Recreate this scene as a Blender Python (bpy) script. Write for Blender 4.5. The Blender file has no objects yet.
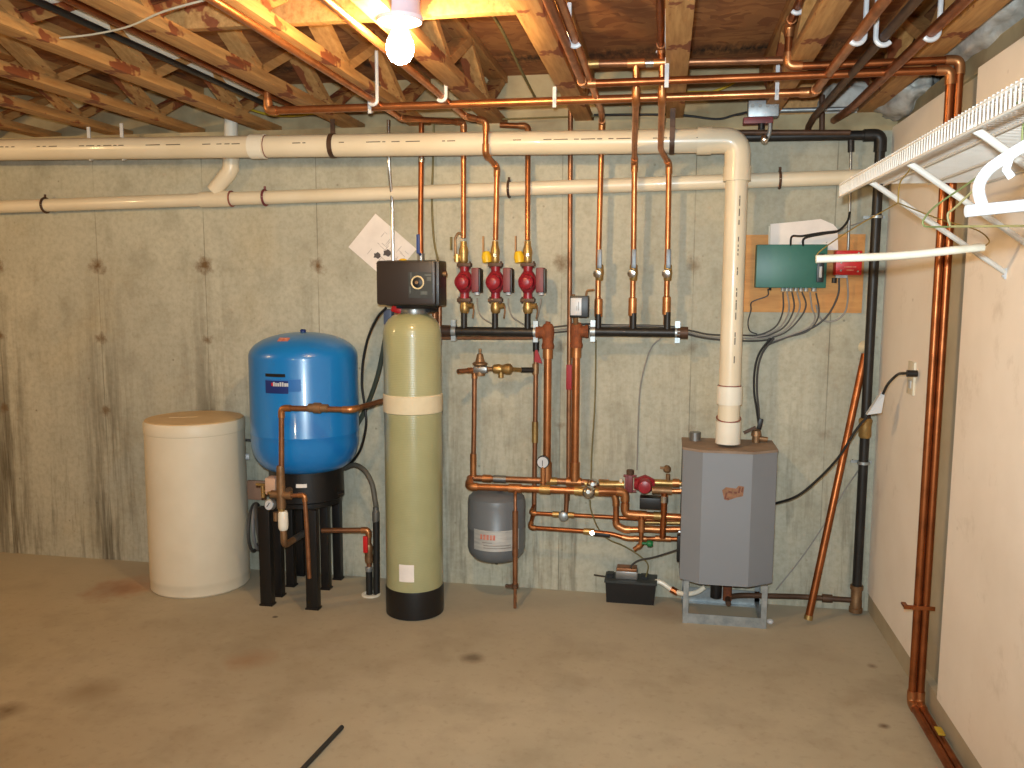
import bpy, bmesh, math, random
from mathutils import Vector, Matrix, noise
random.seed(7)
SC = bpy.context.scene
COL = SC.collection
V = Vector
PI = math.pi

# ------------------------------------------------------------------ camera model
F, VX, VY, H, RHO = 850.0, 666.0, 284.0, 1.5, 0.004
D, R = 4.03, 0.95            # back wall plane y = D, right wall plane x = R


def _axes():
    ex, ey = VX - 512, 384 - VY
    th = math.atan2(ey, F)
    zc = V((0, math.cos(th), -math.sin(th)))
    yc = V((ex, ey, F)).normalized()
    xc = yc.cross(zc)
    if xc.x < 0:
        xc = -xc
    return xc, yc, zc


XC, YC, ZC = _axes()
CR, SR = math.cos(RHO), math.sin(RHO)


def ray(px, py):
    a, b = px - 512, 384 - py
    r = V((a * CR - b * SR, a * SR + b * CR, F))
    return V((r.dot(XC), r.dot(YC), r.dot(ZC)))


def at(px, py, y):
    r = ray(px, py); t = y / r.y
    return V((r.x * t, y, H + r.z * t))


def wl(px, py, o):           # a point o metres in front of the back wall
    return at(px, py, D - o)


def onz(px, py, z=0.0):
    r = ray(px, py); t = (z - H) / r.z
    return V((r.x * t, r.y * t, z))


def onx(px, py, x):
    r = ray(px, py); t = x / r.x
    return V((x, r.y * t, H + r.z * t))


def make_camera():
    cd = bpy.data.cameras.new('camera'); cam = bpy.data.objects.new('camera', cd); COL.objects.link(cam)
    lv = [V((XC[i], YC[i], ZC[i])) for i in range(3)]
    rt = lv[0] * CR + lv[1] * SR
    up = -lv[0] * SR + lv[1] * CR
    fw = lv[2]
    m = Matrix.Identity(4)
    for i in range(3):
        m[i][0], m[i][1], m[i][2] = rt[i], up[i], -fw[i]
    m[2][3] = H
    cam.matrix_world = m
    cd.sensor_width = 36; cd.lens = F * 36 / 1024
    cd.clip_start = 0.02
    SC.camera = cam


make_camera()

# ------------------------------------------------------------------ materials
def lin(c):
    return tuple(((v / 255) / 12.92 if v / 255 <= .04045 else ((v / 255 + .055) / 1.055) ** 2.4) for v in c)


def newmat(name):
    m = bpy.data.materials.new(name); m.use_nodes = True
    nt = m.node_tree; b = nt.nodes['Principled BSDF']
    return m, nt, b


def nd(nt, typ, **kw):
    n = nt.nodes.new(typ)
    for k, v in kw.items():
        if k.startswith('i_'):
            n.inputs[k[2:].replace('_', ' ')].default_value = v
        else:
            setattr(n, k, v)
    return n


def mixc(nt, fac, a, b, typ='MIX'):
    n = nt.nodes.new('ShaderNodeMix'); n.data_type = 'RGBA'; n.blend_type = typ
    for s, v in ((0, fac), (6, a), (7, b)):
        if hasattr(v, 'is_linked') or hasattr(v, 'links'):
            nt.links.new(v, n.inputs[s])
        else:
            n.inputs[s].default_value = v if s == 0 else (*v[:3], 1)
    return n.outputs[2]


def math_n(nt, op, a, b=None, c=None, clamp=False):
    n = nt.nodes.new('ShaderNodeMath'); n.operation = op; n.use_clamp = clamp
    for i, v in enumerate((a, b, c)):
        if v is None:
            continue
        if hasattr(v, 'links'):
            nt.links.new(v, n.inputs[i])
        else:
            n.inputs[i].default_value = v
    return n.outputs[0]


def ramp(nt, fac, lo, hi):
    n = nt.nodes.new('ShaderNodeMapRange'); n.inputs['From Min'].default_value = lo; n.inputs['From Max'].default_value = hi
    nt.links.new(fac, n.inputs['Value'])
    return n.outputs[0]


def noise_n(nt, vec, scale, detail=4, rough=.6, stretch=None):
    if stretch is not None:
        mp = nt.nodes.new('ShaderNodeMapping'); mp.inputs['Scale'].default_value = stretch
        nt.links.new(vec, mp.inputs['Vector']); vec = mp.outputs[0]
    n = nt.nodes.new('ShaderNodeTexNoise'); n.inputs['Scale'].default_value = scale
    n.inputs['Detail'].default_value = detail; n.inputs['Roughness'].default_value = rough
    nt.links.new(vec, n.inputs['Vector'])
    return n.outputs[0]


def pos(nt, kind='Object'):
    if kind == 'World':
        return nt.nodes.new('ShaderNodeNewGeometry').outputs['Position']
    return nt.nodes.new('ShaderNodeTexCoord').outputs[kind]


def bump(nt, b, h, strength=.3, dist=.01):
    n = nt.nodes.new('ShaderNodeBump'); n.inputs['Strength'].default_value = strength; n.inputs['Distance'].default_value = dist
    nt.links.new(h, n.inputs['Height']); nt.links.new(n.outputs[0], b.inputs['Normal'])


def simple(name, c, c2=None, scale=12, rough=.5, metal=0, bmp=0, lo=.35, hi=.7, stretch=None, coat=0, spec=None):
    m, nt, b = newmat(name)
    c = lin(c); c2 = lin(c2) if c2 else tuple(v * .8 for v in c)
    f = noise_n(nt, pos(nt), scale, stretch=stretch)
    nt.links.new(mixc(nt, ramp(nt, f, lo, hi), c, c2), b.inputs['Base Color'])
    b.inputs['Roughness'].default_value = rough; b.inputs['Metallic'].default_value = metal
    if coat:
        b.inputs['Coat Weight'].default_value = coat; b.inputs['Coat Roughness'].default_value = .08
    if spec is not None:
        b.inputs['Specular IOR Level'].default_value = spec
    if bmp:
        bump(nt, b, f, bmp)
    return m


SEAM0 = wl(205, 265, 0).x
TIEZ = [wl(205, 265, 0).z, wl(225, 340, 0).z, wl(225, 414, 0).z]


def concrete_wall():
    m, nt, b = newmat('poured_concrete')
    p = pos(nt, 'World')
    sx = nt.nodes.new('ShaderNodeSeparateXYZ'); nt.links.new(p, sx.inputs[0])
    X, Z = sx.outputs[0], sx.outputs[2]
    big = noise_n(nt, p, 1.1, 5)
    med = noise_n(nt, p, 5, 6, .65)
    c = mixc(nt, ramp(nt, big, .35, .68), lin((190, 187, 168)), lin((168, 167, 152)))
    c = mixc(nt, math_n(nt, 'MULTIPLY', ramp(nt, med, .5, .78), .55, clamp=True), c, lin((124, 120, 102)))
    # warm pale blotches
    bl = noise_n(nt, p, 2.2, 3)
    c = mixc(nt, math_n(nt, 'MULTIPLY', ramp(nt, bl, .52, .75), .5, clamp=True), c, lin((200, 188, 156)))
    gr = noise_n(nt, p, 38, 5, .7)
    c = mixc(nt, math_n(nt, 'MULTIPLY', ramp(nt, gr, .42, .72), .36, clamp=True), c, lin((128, 122, 100)))
    vs_ = noise_n(nt, p, 7, 6, .7, stretch=(1, 1, .22))
    c = mixc(nt, math_n(nt, 'MULTIPLY', ramp(nt, vs_, .52, .74), .28, clamp=True), c, lin((122, 116, 96)))
    # seams between form panels
    u = math_n(nt, 'FRACT', math_n(nt, 'DIVIDE', math_n(nt, 'SUBTRACT', X, SEAM0 - .305 * 41), .61))
    du = math_n(nt, 'ABSOLUTE', math_n(nt, 'SUBTRACT', u, .5))        # 0 on the seam, in units of .61 m
    wob = noise_n(nt, p, 9, 3)
    wob2 = noise_n(nt, p, 13, 5, .7)
    seamw = noise_n(nt, p, 3.3, 4)
    line = math_n(nt, 'SUBTRACT', 1, math_n(nt, 'DIVIDE', du, .006), clamp=True)
    line = math_n(nt, 'MULTIPLY', line, ramp(nt, seamw, .3, .6), clamp=True)
    # streaks that run down from the ties
    stw = noise_n(nt, p, 14, 4, .7, stretch=(1, 1, .07))
    low = ramp(nt, Z, 1.75, .5)
    near = math_n(nt, 'SUBTRACT', 1.25, math_n(nt, 'DIVIDE', du, .22), clamp=True)
    st = math_n(nt, 'MULTIPLY', math_n(nt, 'MULTIPLY', ramp(nt, stw, .43, .6), near), math_n(nt, 'MULTIPLY', low, 1.0, clamp=True), clamp=True)
    leftw = ramp(nt, X, .6, -2.3)
    st = math_n(nt, 'MULTIPLY', st, math_n(nt, 'MULTIPLY_ADD', leftw, .75, .25), clamp=True)
    c = mixc(nt, math_n(nt, 'MULTIPLY', st, .85), c, lin((84, 76, 58)))
    stw2 = noise_n(nt, p, 22, 4, .7, stretch=(1, 1, .09))
    c = mixc(nt, math_n(nt, 'MULTIPLY', math_n(nt, 'MULTIPLY', ramp(nt, stw2, .5, .72), ramp(nt, Z, 1.35, .2), clamp=True), .7, clamp=True), c, lin((98, 92, 76)))
    c = mixc(nt, math_n(nt, 'MULTIPLY', line, .72), c, lin((78, 71, 56)))
    # rusty tie spots
    for k, z in enumerate(TIEZ):
        dz = math_n(nt, 'DIVIDE', math_n(nt, 'SUBTRACT', Z, z), .61)
        d2 = math_n(nt, 'SQRT', math_n(nt, 'ADD', math_n(nt, 'MULTIPLY', dz, dz), math_n(nt, 'MULTIPLY', du, du)))
        d2 = math_n(nt, 'ADD', d2, math_n(nt, 'MULTIPLY', math_n(nt, 'SUBTRACT', wob2, .5), .22))
        sp = math_n(nt, 'SUBTRACT', 1, math_n(nt, 'DIVIDE', d2, (.08, .055, .045)[k]), clamp=True)
        sp = math_n(nt, 'MULTIPLY', sp, math_n(nt, 'MULTIPLY_ADD', leftw, .6, .4))
        c = mixc(nt, math_n(nt, 'MULTIPLY', sp, (1.25, .9, .8)[k], clamp=True), c, lin((108, 84, 54)))
    # pits
    vo = nt.nodes.new('ShaderNodeTexVoronoi'); vo.inputs['Scale'].default_value = 17
    nt.links.new(p, vo.inputs['Vector'])
    pit = math_n(nt, 'SUBTRACT', 1, math_n(nt, 'DIVIDE', vo.outputs['Distance'], .13), clamp=True)
    pit = math_n(nt, 'MULTIPLY', pit, ramp(nt, noise_n(nt, p, 4.1, 2), .5, .62), clamp=True)
    c = mixc(nt, math_n(nt, 'MULTIPLY', pit, .75, clamp=True), c, lin((92, 84, 66)))
    nt.links.new(c, b.inputs['Base Color'])
    b.inputs['Roughness'].default_value = .85
    bump(nt, b, math_n(nt, 'SUBTRACT', med, math_n(nt, 'MULTIPLY', math_n(nt, 'ADD', line, pit), .6)), .25, .01)
    return m


def concrete_floor():
    m, nt, b = newmat('concrete_slab')
    p = pos(nt, 'World')
    sx = nt.nodes.new('ShaderNodeSeparateXYZ'); nt.links.new(p, sx.inputs[0])
    big = noise_n(nt, p, .8, 5); med = noise_n(nt, p, 4, 6, .6); fine = noise_n(nt, p, 30, 4)
    c = mixc(nt, ramp(nt, big, .35, .65), lin((178, 167, 143)), lin((160, 149, 125)))
    c = mixc(nt, math_n(nt, 'MULTIPLY', ramp(nt, med, .48, .75), .5, clamp=True), c, lin((134, 122, 100)))
    c = mixc(nt, math_n(nt, 'MULTIPLY', ramp(nt, noise_n(nt, p, 2.3, 4), .55, .72), .45, clamp=True), c, lin((176, 166, 146)))
    c = mixc(nt, math_n(nt, 'MULTIPLY', ramp(nt, fine, .55, .8), .3, clamp=True), c, lin((116, 102, 80)))
    wob = noise_n(nt, p, 8, 4)

    def spot(c, q, rad, col, k):
        vm = nt.nodes.new('ShaderNodeVectorMath'); vm.operation = 'DISTANCE'
        nt.links.new(p, vm.inputs[0]); vm.inputs[1].default_value = q
        d = math_n(nt, 'ADD', vm.outputs['Value'], math_n(nt, 'MULTIPLY', math_n(nt, 'SUBTRACT', wob, .5), rad * 1.6))
        f = math_n(nt, 'SUBTRACT', 1, math_n(nt, 'DIVIDE', d, rad), clamp=True)
        return mixc(nt, math_n(nt, 'MULTIPLY', f, k, clamp=True), c, lin(col))
    c = spot(c, onz(132, 586), .20, (172, 104, 48), .8)
    c = spot(c, onz(112, 590), .17, (132, 88, 58), .9)
    c = spot(c, onz(472, 658), .06, (108, 94, 74), .9)
    c = spot(c, onz(665, 608), .20, (122, 98, 76), .8)
    c = spot(c, onz(92, 689), .13, (122, 104, 76), .6)
    c = spot(c, onz(8, 711), .07, (104, 86, 62), .9)
    c = spot(c, onz(884, 726), .025, (96, 76, 56), 1.3)
    c = spot(c, onz(872, 666), .025, (110, 92, 70), 1.0)
    c = spot(c, onz(275, 617), .016, (70, 58, 44), 2.2)
    c = spot(c, onz(330, 600), .14, (176, 166, 148), .9)
    c = spot(c, onz(250, 660), .12, (148, 112, 80), .7)
    # paler dusty strip along the back wall
    dust = math_n(nt, 'MULTIPLY', ramp(nt, math_n(nt, 'ADD', sx.outputs[1], math_n(nt, 'MULTIPLY', wob, .25)), D - .6, D + .05), .6, clamp=True)
    c = mixc(nt, dust, c, lin((176, 168, 150)))
    nt.links.new(c, b.inputs['Base Color'])
    b.inputs['Roughness'].default_value = .72
    bump(nt, b, med, .12, .008)
    return m


def cream_wall():
    m, nt, b = newmat('cream_wall_panel')
    p = pos(nt, 'World')
    c = mixc(nt, ramp(nt, noise_n(nt, p, 1.6, 5), .35, .7), lin((242, 234, 224)), lin((229, 219, 207)))
    c = mixc(nt, math_n(nt, 'MULTIPLY', ramp(nt, noise_n(nt, p, 5, 5, .7), .58, .78), .4, clamp=True), c, lin((176, 160, 140)))
    vo = nt.nodes.new('ShaderNodeTexVoronoi'); vo.inputs['Scale'].default_value = 6
    nt.links.new(p, vo.inputs['Vector'])
    pit = math_n(nt, 'SUBTRACT', 1, math_n(nt, 'DIVIDE', vo.outputs['Distance'], .06), clamp=True)
    c = mixc(nt, math_n(nt, 'MULTIPLY', pit, .6, clamp=True), c, lin((140, 120, 100)))
    nt.links.new(c, b.inputs['Base Color']); b.inputs['Roughness'].default_value = .7
    bump(nt, b, noise_n(nt, p, 30, 3), .08, .004)
    return m


def pine():
    m, nt, b = newmat('pine_lumber')
    p = pos(nt)
    gr = noise_n(nt, p, 9, 5, .6, stretch=(6, .5, 6))
    c = mixc(nt, ramp(nt, gr, .35, .68), lin((196, 150, 92)), lin((164, 116, 64)))
    kn = noise_n(nt, p, 6, 4, .6, stretch=(1.0, .6, 1.0))
    c = mixc(nt, math_n(nt, 'MULTIPLY', ramp(nt, kn, .585, .605), .85, clamp=True), c, lin((120, 48, 22)))
    nt.links.new(c, b.inputs['Base Color']); b.inputs['Roughness'].default_value = .7
    bump(nt, b, gr, .15, .004)
    return m


def osb():
    m, nt, b = newmat('strand_board')
    p = pos(nt, 'World')
    vo = nt.nodes.new('ShaderNodeTexVoronoi'); vo.inputs['Scale'].default_value = 22
    mp = nt.nodes.new('ShaderNodeMapping'); mp.inputs['Scale'].default_value = (.4, 1.3, 1)
    nz = nt.nodes.new('ShaderNodeTexNoise'); nz.inputs['Scale'].default_value = 5; nt.links.new(p, nz.inputs['Vector'])
    ad = nt.nodes.new('ShaderNodeVectorMath'); ad.operation = 'MULTIPLY_ADD'; ad.inputs[1].default_value = (.3, .3, .3)
    nt.links.new(nz.outputs['Color'], ad.inputs[0]); nt.links.new(p, ad.inputs[2])
    nt.links.new(ad.outputs[0], mp.inputs['Vector']); nt.links.new(mp.outputs[0], vo.inputs['Vector'])
    sp = nt.nodes.new('ShaderNodeSeparateColor'); nt.links.new(vo.outputs['Color'], sp.inputs[0])
    c = mixc(nt, sp.outputs[0], lin((176, 122, 72)), lin((136, 84, 48)))
    c = mixc(nt, math_n(nt, 'MULTIPLY', ramp(nt, noise_n(nt, p, 3, 4), .5, .7), .6, clamp=True), c, lin((116, 62, 36)))
    # the black stamped line along the sheet's edge
    sx = nt.nodes.new('ShaderNodeSeparateXYZ'); nt.links.new(p, sx.inputs[0])
    d = math_n(nt, 'ABSOLUTE', math_n(nt, 'SUBTRACT', sx.outputs[1], onz(730, 49, 2.49).y))
    f = math_n(nt, 'SUBTRACT', 1, math_n(nt, 'DIVIDE', d, .13), clamp=True)
    f = math_n(nt, 'MULTIPLY', f, ramp(nt, noise_n(nt, p, 16, 4, .7, stretch=(2, .4, 1)), .36, .58), clamp=True)
    c = mixc(nt, f, c, lin((30, 22, 16)))
    nt.links.new(c, b.inputs['Base Color']); b.inputs['Roughness'].default_value = .75
    bump(nt, b, sp.outputs[1], .3, .004)
    return m


def copper(name, c1, c2, rough=.32, metal=1.0):
    m, nt, b = newmat(name)
    p = pos(nt, 'World')
    f = noise_n(nt, p, 11, 5, .65)
    nt.links.new(mixc(nt, ramp(nt, f, .38, .7), lin(c1), lin(c2)), b.inputs['Base Color'])
    nt.links.new(math_n(nt, 'MULTIPLY_ADD', f, .25, rough - .1), b.inputs['Roughness'])
    b.inputs['Metallic'].default_value = metal
    return m


def fiberglass():
    m, nt, b = newmat('wound_fiberglass')
    p = pos(nt)
    w = nt.nodes.new('ShaderNodeTexWave'); w.bands_direction = 'Z'; w.inputs['Scale'].default_value = 42; w.inputs['Distortion'].default_value = 2.5
    w.inputs['Detail'].default_value = 3
    nt.links.new(p, w.inputs['Vector'])
    f = noise_n(nt, p, 4, 4)
    c = mixc(nt, ramp(nt, f, .3, .7), lin((168, 166, 126)), lin((152, 152, 112)))
    c = mixc(nt, math_n(nt, 'MULTIPLY', w.outputs['Fac'], .18), c, lin((138, 136, 98)))
    nt.links.new(c, b.inputs['Base Color']); b.inputs['Roughness'].default_value = .3
    b.inputs['Coat Weight'].default_value = .5; b.inputs['Coat Roughness'].default_value = .06
    bump(nt, b, w.outputs['Fac'], .18, .002)
    return m


def emit(name, c, s):
    m, nt, b = newmat(name)
    b.inputs['Base Color'].default_value = (*c, 1)
    b.inputs['Emission Color'].default_value = (*c, 1); b.inputs['Emission Strength'].default_value = s
    return m


M = dict(
    wall=concrete_wall(), floor=concrete_floor(), cream=cream_wall(), pine=pine(), osb=osb(),
    copper=copper('copper_pipe', (194, 128, 82), (150, 94, 58), .32, .85),
    copper_red=copper('tarnished_copper', (164, 96, 54), (122, 68, 36), .36, .85),
    copper_old=copper('brown_copper', (166, 116, 82), (124, 84, 60), .42, .8),
    fitting=copper('copper_fitting', (200, 140, 92), (156, 102, 62), .38, .85),
    brass=copper('brass', (190, 158, 100), (146, 116, 72), .4, .8),
    bronze=copper('bronze_casting', (160, 126, 92), (118, 90, 64), .5, .75),
    rust=simple('rusty_iron', (150, 84, 46), (104, 56, 34), 30, .8, .2, .2),
    chrome=simple('chrome', (220, 220, 220), (196, 196, 196), 8, .22, 1),
    galv=simple('galvanized_steel', (176, 182, 184), (142, 150, 154), 26, .45, .75),
    steel_grey=simple('grey_steel', (150, 150, 148), (128, 128, 126), 8, .4, .8),
    black_iron=simple('black_iron', (42, 40, 38), (30, 28, 27), 20, .45, .3),
    brown_iron=simple('dark_brown_iron', (92, 66, 48), (66, 46, 34), 14, .55, .3),
    pvc=simple('cream_pvc', (228, 216, 192), (218, 204, 176), 3, .35, 0, coat=.15),
    pvc_white=simple('white_pvc', (232, 228, 214), (222, 214, 196), 5, .35),
    print=simple('dark_print', (92, 82, 66), None, 5, .6),
    primer=simple('purple_primer', (120, 60, 56), (150, 90, 74), 20, .5),
    cream_plastic=simple('almond_plastic', (222, 213, 192), (214, 204, 182), 4, .45),
    lid=simple('tan_plastic', (206, 178, 134), (192, 164, 122), 9, .5),
    grey_plastic=simple('grey_plastic', (120, 120, 122), None, 7, .5),
    blue=simple('blue_paint', (20, 120, 192), (16, 112, 184), 3, .3, 0, coat=.35),
    navy=simple('navy_label', (24, 46, 110), None, 4, .4),
    black_p=simple('black_plastic', (20, 19, 20), (15, 14, 15), 9, .42),
    brown_p=simple('brown_black_plastic', (44, 36, 33), (38, 31, 29), 3, .42),
    charcoal=simple('charcoal_panel', (50, 54, 54), (38, 42, 42), 60, .5),
    fiber=fiberglass(),
    band=simple('off_white_belt', (214, 202, 172), (202, 188, 156), 9, .6),
    paper=simple('white_paper', (236, 228, 222), (222, 214, 208), 9, .8),
    sketch=simple('pencil_grey', (176, 168, 164), (206, 198, 194), 60, .8),
    ink=simple('grey_ink', (84, 78, 78), None, 80, .8),
    maroon=simple('maroon_enamel', (150, 34, 46), (126, 26, 36), 14, .36, 0),
    maroon_dark=simple('dull_maroon', (122, 52, 56), (100, 42, 46), 14, .5),
    red=simple('red_plastic', (196, 26, 30), (178, 20, 26), 8, .4),
    redtag=simple('red_tag', (158, 28, 40), None, 8, .6),
    green=simple('green_enamel', (40, 104, 90), (34, 94, 81), 6, .42),
    green_h=simple('green_handle', (20, 110, 60), None, 6, .5),
    yellow=simple('yellow_plastic', (232, 190, 30), (214, 170, 24), 10, .45),
    yellow_wire=simple('yellow_cable', (196, 166, 40), (160, 130, 40), 10, .6),
    blue_h=simple('blue_handle', (40, 66, 130), None, 10, .5),
    boiler=simple('grey_enamel', (130, 134, 140), (125, 129, 135), 2.5, .5, .1),
    boiler_top=simple('dusty_brown_top', (150, 128, 108), (126, 106, 90), 9, .7),
    exp_grey=simple('grey_tank_paint', (104, 108, 112), (96, 100, 104), 5, .4, 0),
    foil=simple('silver_label', (206, 206, 202), (176, 178, 178), 14, .4, .4, stretch=(1, 1, 7)),
    redtext=simple('faded_red_print', (190, 90, 74), (206, 150, 130), 60, .6),
    ply=simple('plywood', (206, 150, 84), (182, 124, 66), 5, .65, 0, .1, stretch=(1, 1, 6)),
    cable_grey=simple('grey_cable', (142, 138, 132), None, 9, .5),
    cable_dark=simple('dark_grey_cable', (66, 64, 62), None, 9, .5),
    cable_black=simple('black_rubber', (28, 28, 27), None, 9, .5),
    cable_olive=simple('olive_cable', (120, 108, 66), (98, 88, 52), 20, .6),
    cable_white=simple('white_cable', (206, 200, 180), None, 9, .5),
    vinyl=simple('white_vinyl_wire', (208, 206, 200), (198, 194, 186), 9, .35),
    white=simple('white_plastic', (196, 198, 201), (188, 191, 195), 6, .35),
    card=simple('white_cardboard', (216, 212, 196), (202, 196, 176), 12, .7),
    goldwire=simple('brass_coated_wire', (172, 146, 78), (138, 112, 58), 20, .35, .85),
    greenwire=simple('green_coated_wire', (112, 120, 72), (90, 96, 56), 20, .4, .4),
    porcelain=simple('porcelain', (206, 200, 214), (196, 190, 206), 4, .3),
    batt=simple('grey_insulation', (204, 202, 196), (142, 136, 124), 9, .95, 0, .6),
    rim=simple('rim_board', (180, 164, 128), (142, 122, 88), 4, .8, 0, .1),
    dial=simple('dial_ring', (214, 196, 156), None, 9, .4),
    glass=simple('clear_lens', (190, 200, 206), None, 4, .12),
    cement=simple('bare_cement', (178, 166, 142), (160, 148, 124), 4, .85),
    lever_steel=simple('lever_steel', (112, 116, 120), (92, 96, 100), 30, .45, .7),
    rubber=simple('black_stick', (40, 40, 38), None, 9, .6),
    bolt=simple('dull_bolt', (120, 112, 100), None, 30, .5, .8),
    bulb=emit('lit_bulb', (1.0, .63, .27), 700),
)

# ------------------------------------------------------------------ mesh helpers
def perp(d):
    a = V((0, 0, 1)) if abs(d.z) < .9 else V((1, 0, 0))
    u = d.cross(a).normalized()
    return u, d.cross(u).normalized()


class MB:
    def __init__(s):
        s.bm = bmesh.new()

    def box(s, c, size, rot=None, bev=0):
        ret = bmesh.ops.create_cube(s.bm, size=1)
        vs = ret['verts']
        m = Matrix.Translation(V(c)) @ ((rot.to_4x4() if rot else Matrix.Identity(4))) @ Matrix.Diagonal((*size, 1))
        bmesh.ops.transform(s.bm, matrix=m, verts=vs)
        if bev:
            es = list({e for v in vs for e in v.link_edges})
            bmesh.ops.bevel(s.bm, geom=es, offset=bev, segments=2, affect='EDGES', profile=.6)
        return s

    def span(s, a, b, bev=0):
        a, b = V(a), V(b)
        return s.box((a + b) / 2, [abs(b[i] - a[i]) for i in range(3)], bev=bev)

    def ring(s, c, u, v, r, n):
        return [s.bm.verts.new(c + u * (r * math.cos(2 * PI * i / n)) + v * (r * math.sin(2 * PI * i / n))) for i in range(n)]

    def skin(s, a, b):
        n = len(a)
        for i in range(n):
            s.bm.faces.new((a[i], a[(i + 1) % n], b[(i + 1) % n], b[i]))

    def cyl(s, p0, p1, r, r2=None, n=16):
        p0, p1 = V(p0), V(p1); d = (p1 - p0).normalized(); u, v = perp(d)
        a = s.ring(p0, u, v, r, n); b = s.ring(p1, u, v, r if r2 is None else r2, n)
        s.skin(a, b)
        s.bm.faces.new(a[::-1]); s.bm.faces.new(b)
        return s

    def lathe(s, prof, base, axis=(0, 0, 1), n=32):
        base = V(base); d = V(axis).normalized(); u, v = perp(d)
        prev = None; first = None
        for r, z in prof:
            cur = s.ring(base + d * z, u, v, max(r, 1e-4), n)
            if prev:
                s.skin(prev, cur)
            else:
                first = cur
            prev = cur
        s.bm.faces.new(first[::-1]); s.bm.faces.new(prev)
        return s

    def tube(s, pts, r, bend=0, n=12, seg=5, cap=True):
        pts = smooth_path([V(p) for p in pts], bend, seg)
        prev = None; u = None
        for i, p in enumerate(pts):
            if i == 0:
                d = (pts[1] - p).normalized()
            elif i == len(pts) - 1:
                d = (p - pts[i - 1]).normalized()
            else:
                d = ((p - pts[i - 1]).normalized() + (pts[i + 1] - p).normalized()).normalized()
            if u is None:
                u, v = perp(d)
            else:
                u = (u - d * u.dot(d)).normalized(); v = d.cross(u)
            cur = s.ring(p, u, v, r, n)
            if prev:
                s.skin(prev, cur)
            elif cap:
                s.bm.faces.new(cur[::-1])
            prev = cur
        if cap:
            s.bm.faces.new(prev)
        return s

    def sph(s, c, r, sc=(1, 1, 1), n=16):
        ret = bmesh.ops.create_uvsphere(s.bm, u_segments=n, v_segments=max(8, n // 2), radius=r)
        bmesh.ops.transform(s.bm, matrix=Matrix.Translation(V(c)) @ Matrix.Diagonal((*sc, 1)), verts=ret['verts'])
        return s

    def prism(s, poly, d):
        """poly: 3-D points of one face, d: extrusion vector"""
        a = [s.bm.verts.new(V(p)) for p in poly]; b = [s.bm.verts.new(V(p) + V(d)) for p in poly]
        n = len(a)
        s.bm.faces.new(a); s.bm.faces.new(b[::-1])
        for i in range(n):
            s.bm.faces.new((a[(i + 1) % n], a[i], b[i], b[(i + 1) % n]))
        return s

    def torus(s, c, axis, r, t, n=24, m=8, a0=0, a1=2 * PI):
        d = V(axis).normalized(); u, v = perp(d)
        full = abs(a1 - a0 - 2 * PI) < 1e-4
        pts = [V(c) + u * (r * math.cos(a0 + (a1 - a0) * i / n)) + v * (r * math.sin(a0 + (a1 - a0) * i / n)) for i in range(n + 1)]
        return s.tube(pts, t, n=m, cap=not full)

    def build(s, name, mat, parent=None, angle=35):
        bm = s.bm
        bmesh.ops.recalc_face_normals(bm, faces=bm.faces)
        me = bpy.data.meshes.new(name)
        root = parent
        while root is not None and root.parent is not None:
            root = root.parent
        if root is not None:
            off = root.location.copy()
        else:
            xs = [v.co for v in bm.verts]
            lo = V([min(c[i] for c in xs) for i in range(3)]); hi = V([max(c[i] for c in xs) for i in range(3)])
            off = V(((lo.x + hi.x) / 2, (lo.y + hi.y) / 2, lo.z))
        for v in bm.verts:
            v.co -= off
        bm.to_mesh(me); bm.free()
        me.materials.append(M[mat] if isinstance(mat, str) else mat)
        for p in me.polygons:
            p.use_smooth = True
        me.set_sharp_from_angle(angle=math.radians(angle))
        o = bpy.data.objects.new(name, me); COL.objects.link(o)
        if root is not None:
            o.parent = parent
        else:
            o.location = off
        return o


def smooth_path(pts, bend, seg=5):
    if not bend or len(pts) < 3:
        return pts
    out = [pts[0]]
    for i in range(1, len(pts) - 1):
        a, b, c = pts[i - 1], pts[i], pts[i + 1]
        d1 = (a - b); d2 = (c - b)
        t = min(bend, d1.length * .49, d2.length * .49)
        p, q = b + d1.normalized() * t, b + d2.normalized() * t
        for k in range(seg + 1):
            f = k / seg
            out.append(p * (1 - f) ** 2 + b * 2 * f * (1 - f) + q * f * f)
    out.append(pts[-1])
    return out


def curvy(pts, n=6):
    """Catmull-Rom through the points, for cables and hoses"""
    P = [V(p) for p in pts]
    P = [P[0] * 2 - P[1]] + P + [P[-1] * 2 - P[-2]]
    out = []
    for i in range(1, len(P) - 2):
        for k in range(n):
            t = k / n
            out.append(.5 * ((2 * P[i]) + (P[i + 1] - P[i - 1]) * t + (2 * P[i - 1] - 5 * P[i] + 4 * P[i + 1] - P[i + 2]) * t * t
                             + (3 * P[i] - P[i - 1] - 3 * P[i + 1] + P[i + 2]) * t ** 3))
    out.append(P[-2])
    return out


def tag(o, label, cat, group=None, kind=None):
    o['label'] = label; o['category'] = cat
    if group:
        o['group'] = group
    if kind:
        o['kind'] = kind
    return o


def thing(name, label, cat, loc, group=None):
    o = bpy.data.objects.new(name, None); COL.objects.link(o)
    o.location = V(loc); o.empty_display_size = .05
    return tag(o, label, cat, group)


def copy_tree(o, parent=None):
    c = o.copy(); COL.objects.link(c)
    if parent is not None:
        c.parent = parent
    for ch in [x for x in o.children]:
        copy_tree(ch, c)
    return c


def struct(name, mb, mat):
    o = mb.build(name, mat); o['kind'] = 'structure'
    return o


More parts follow.
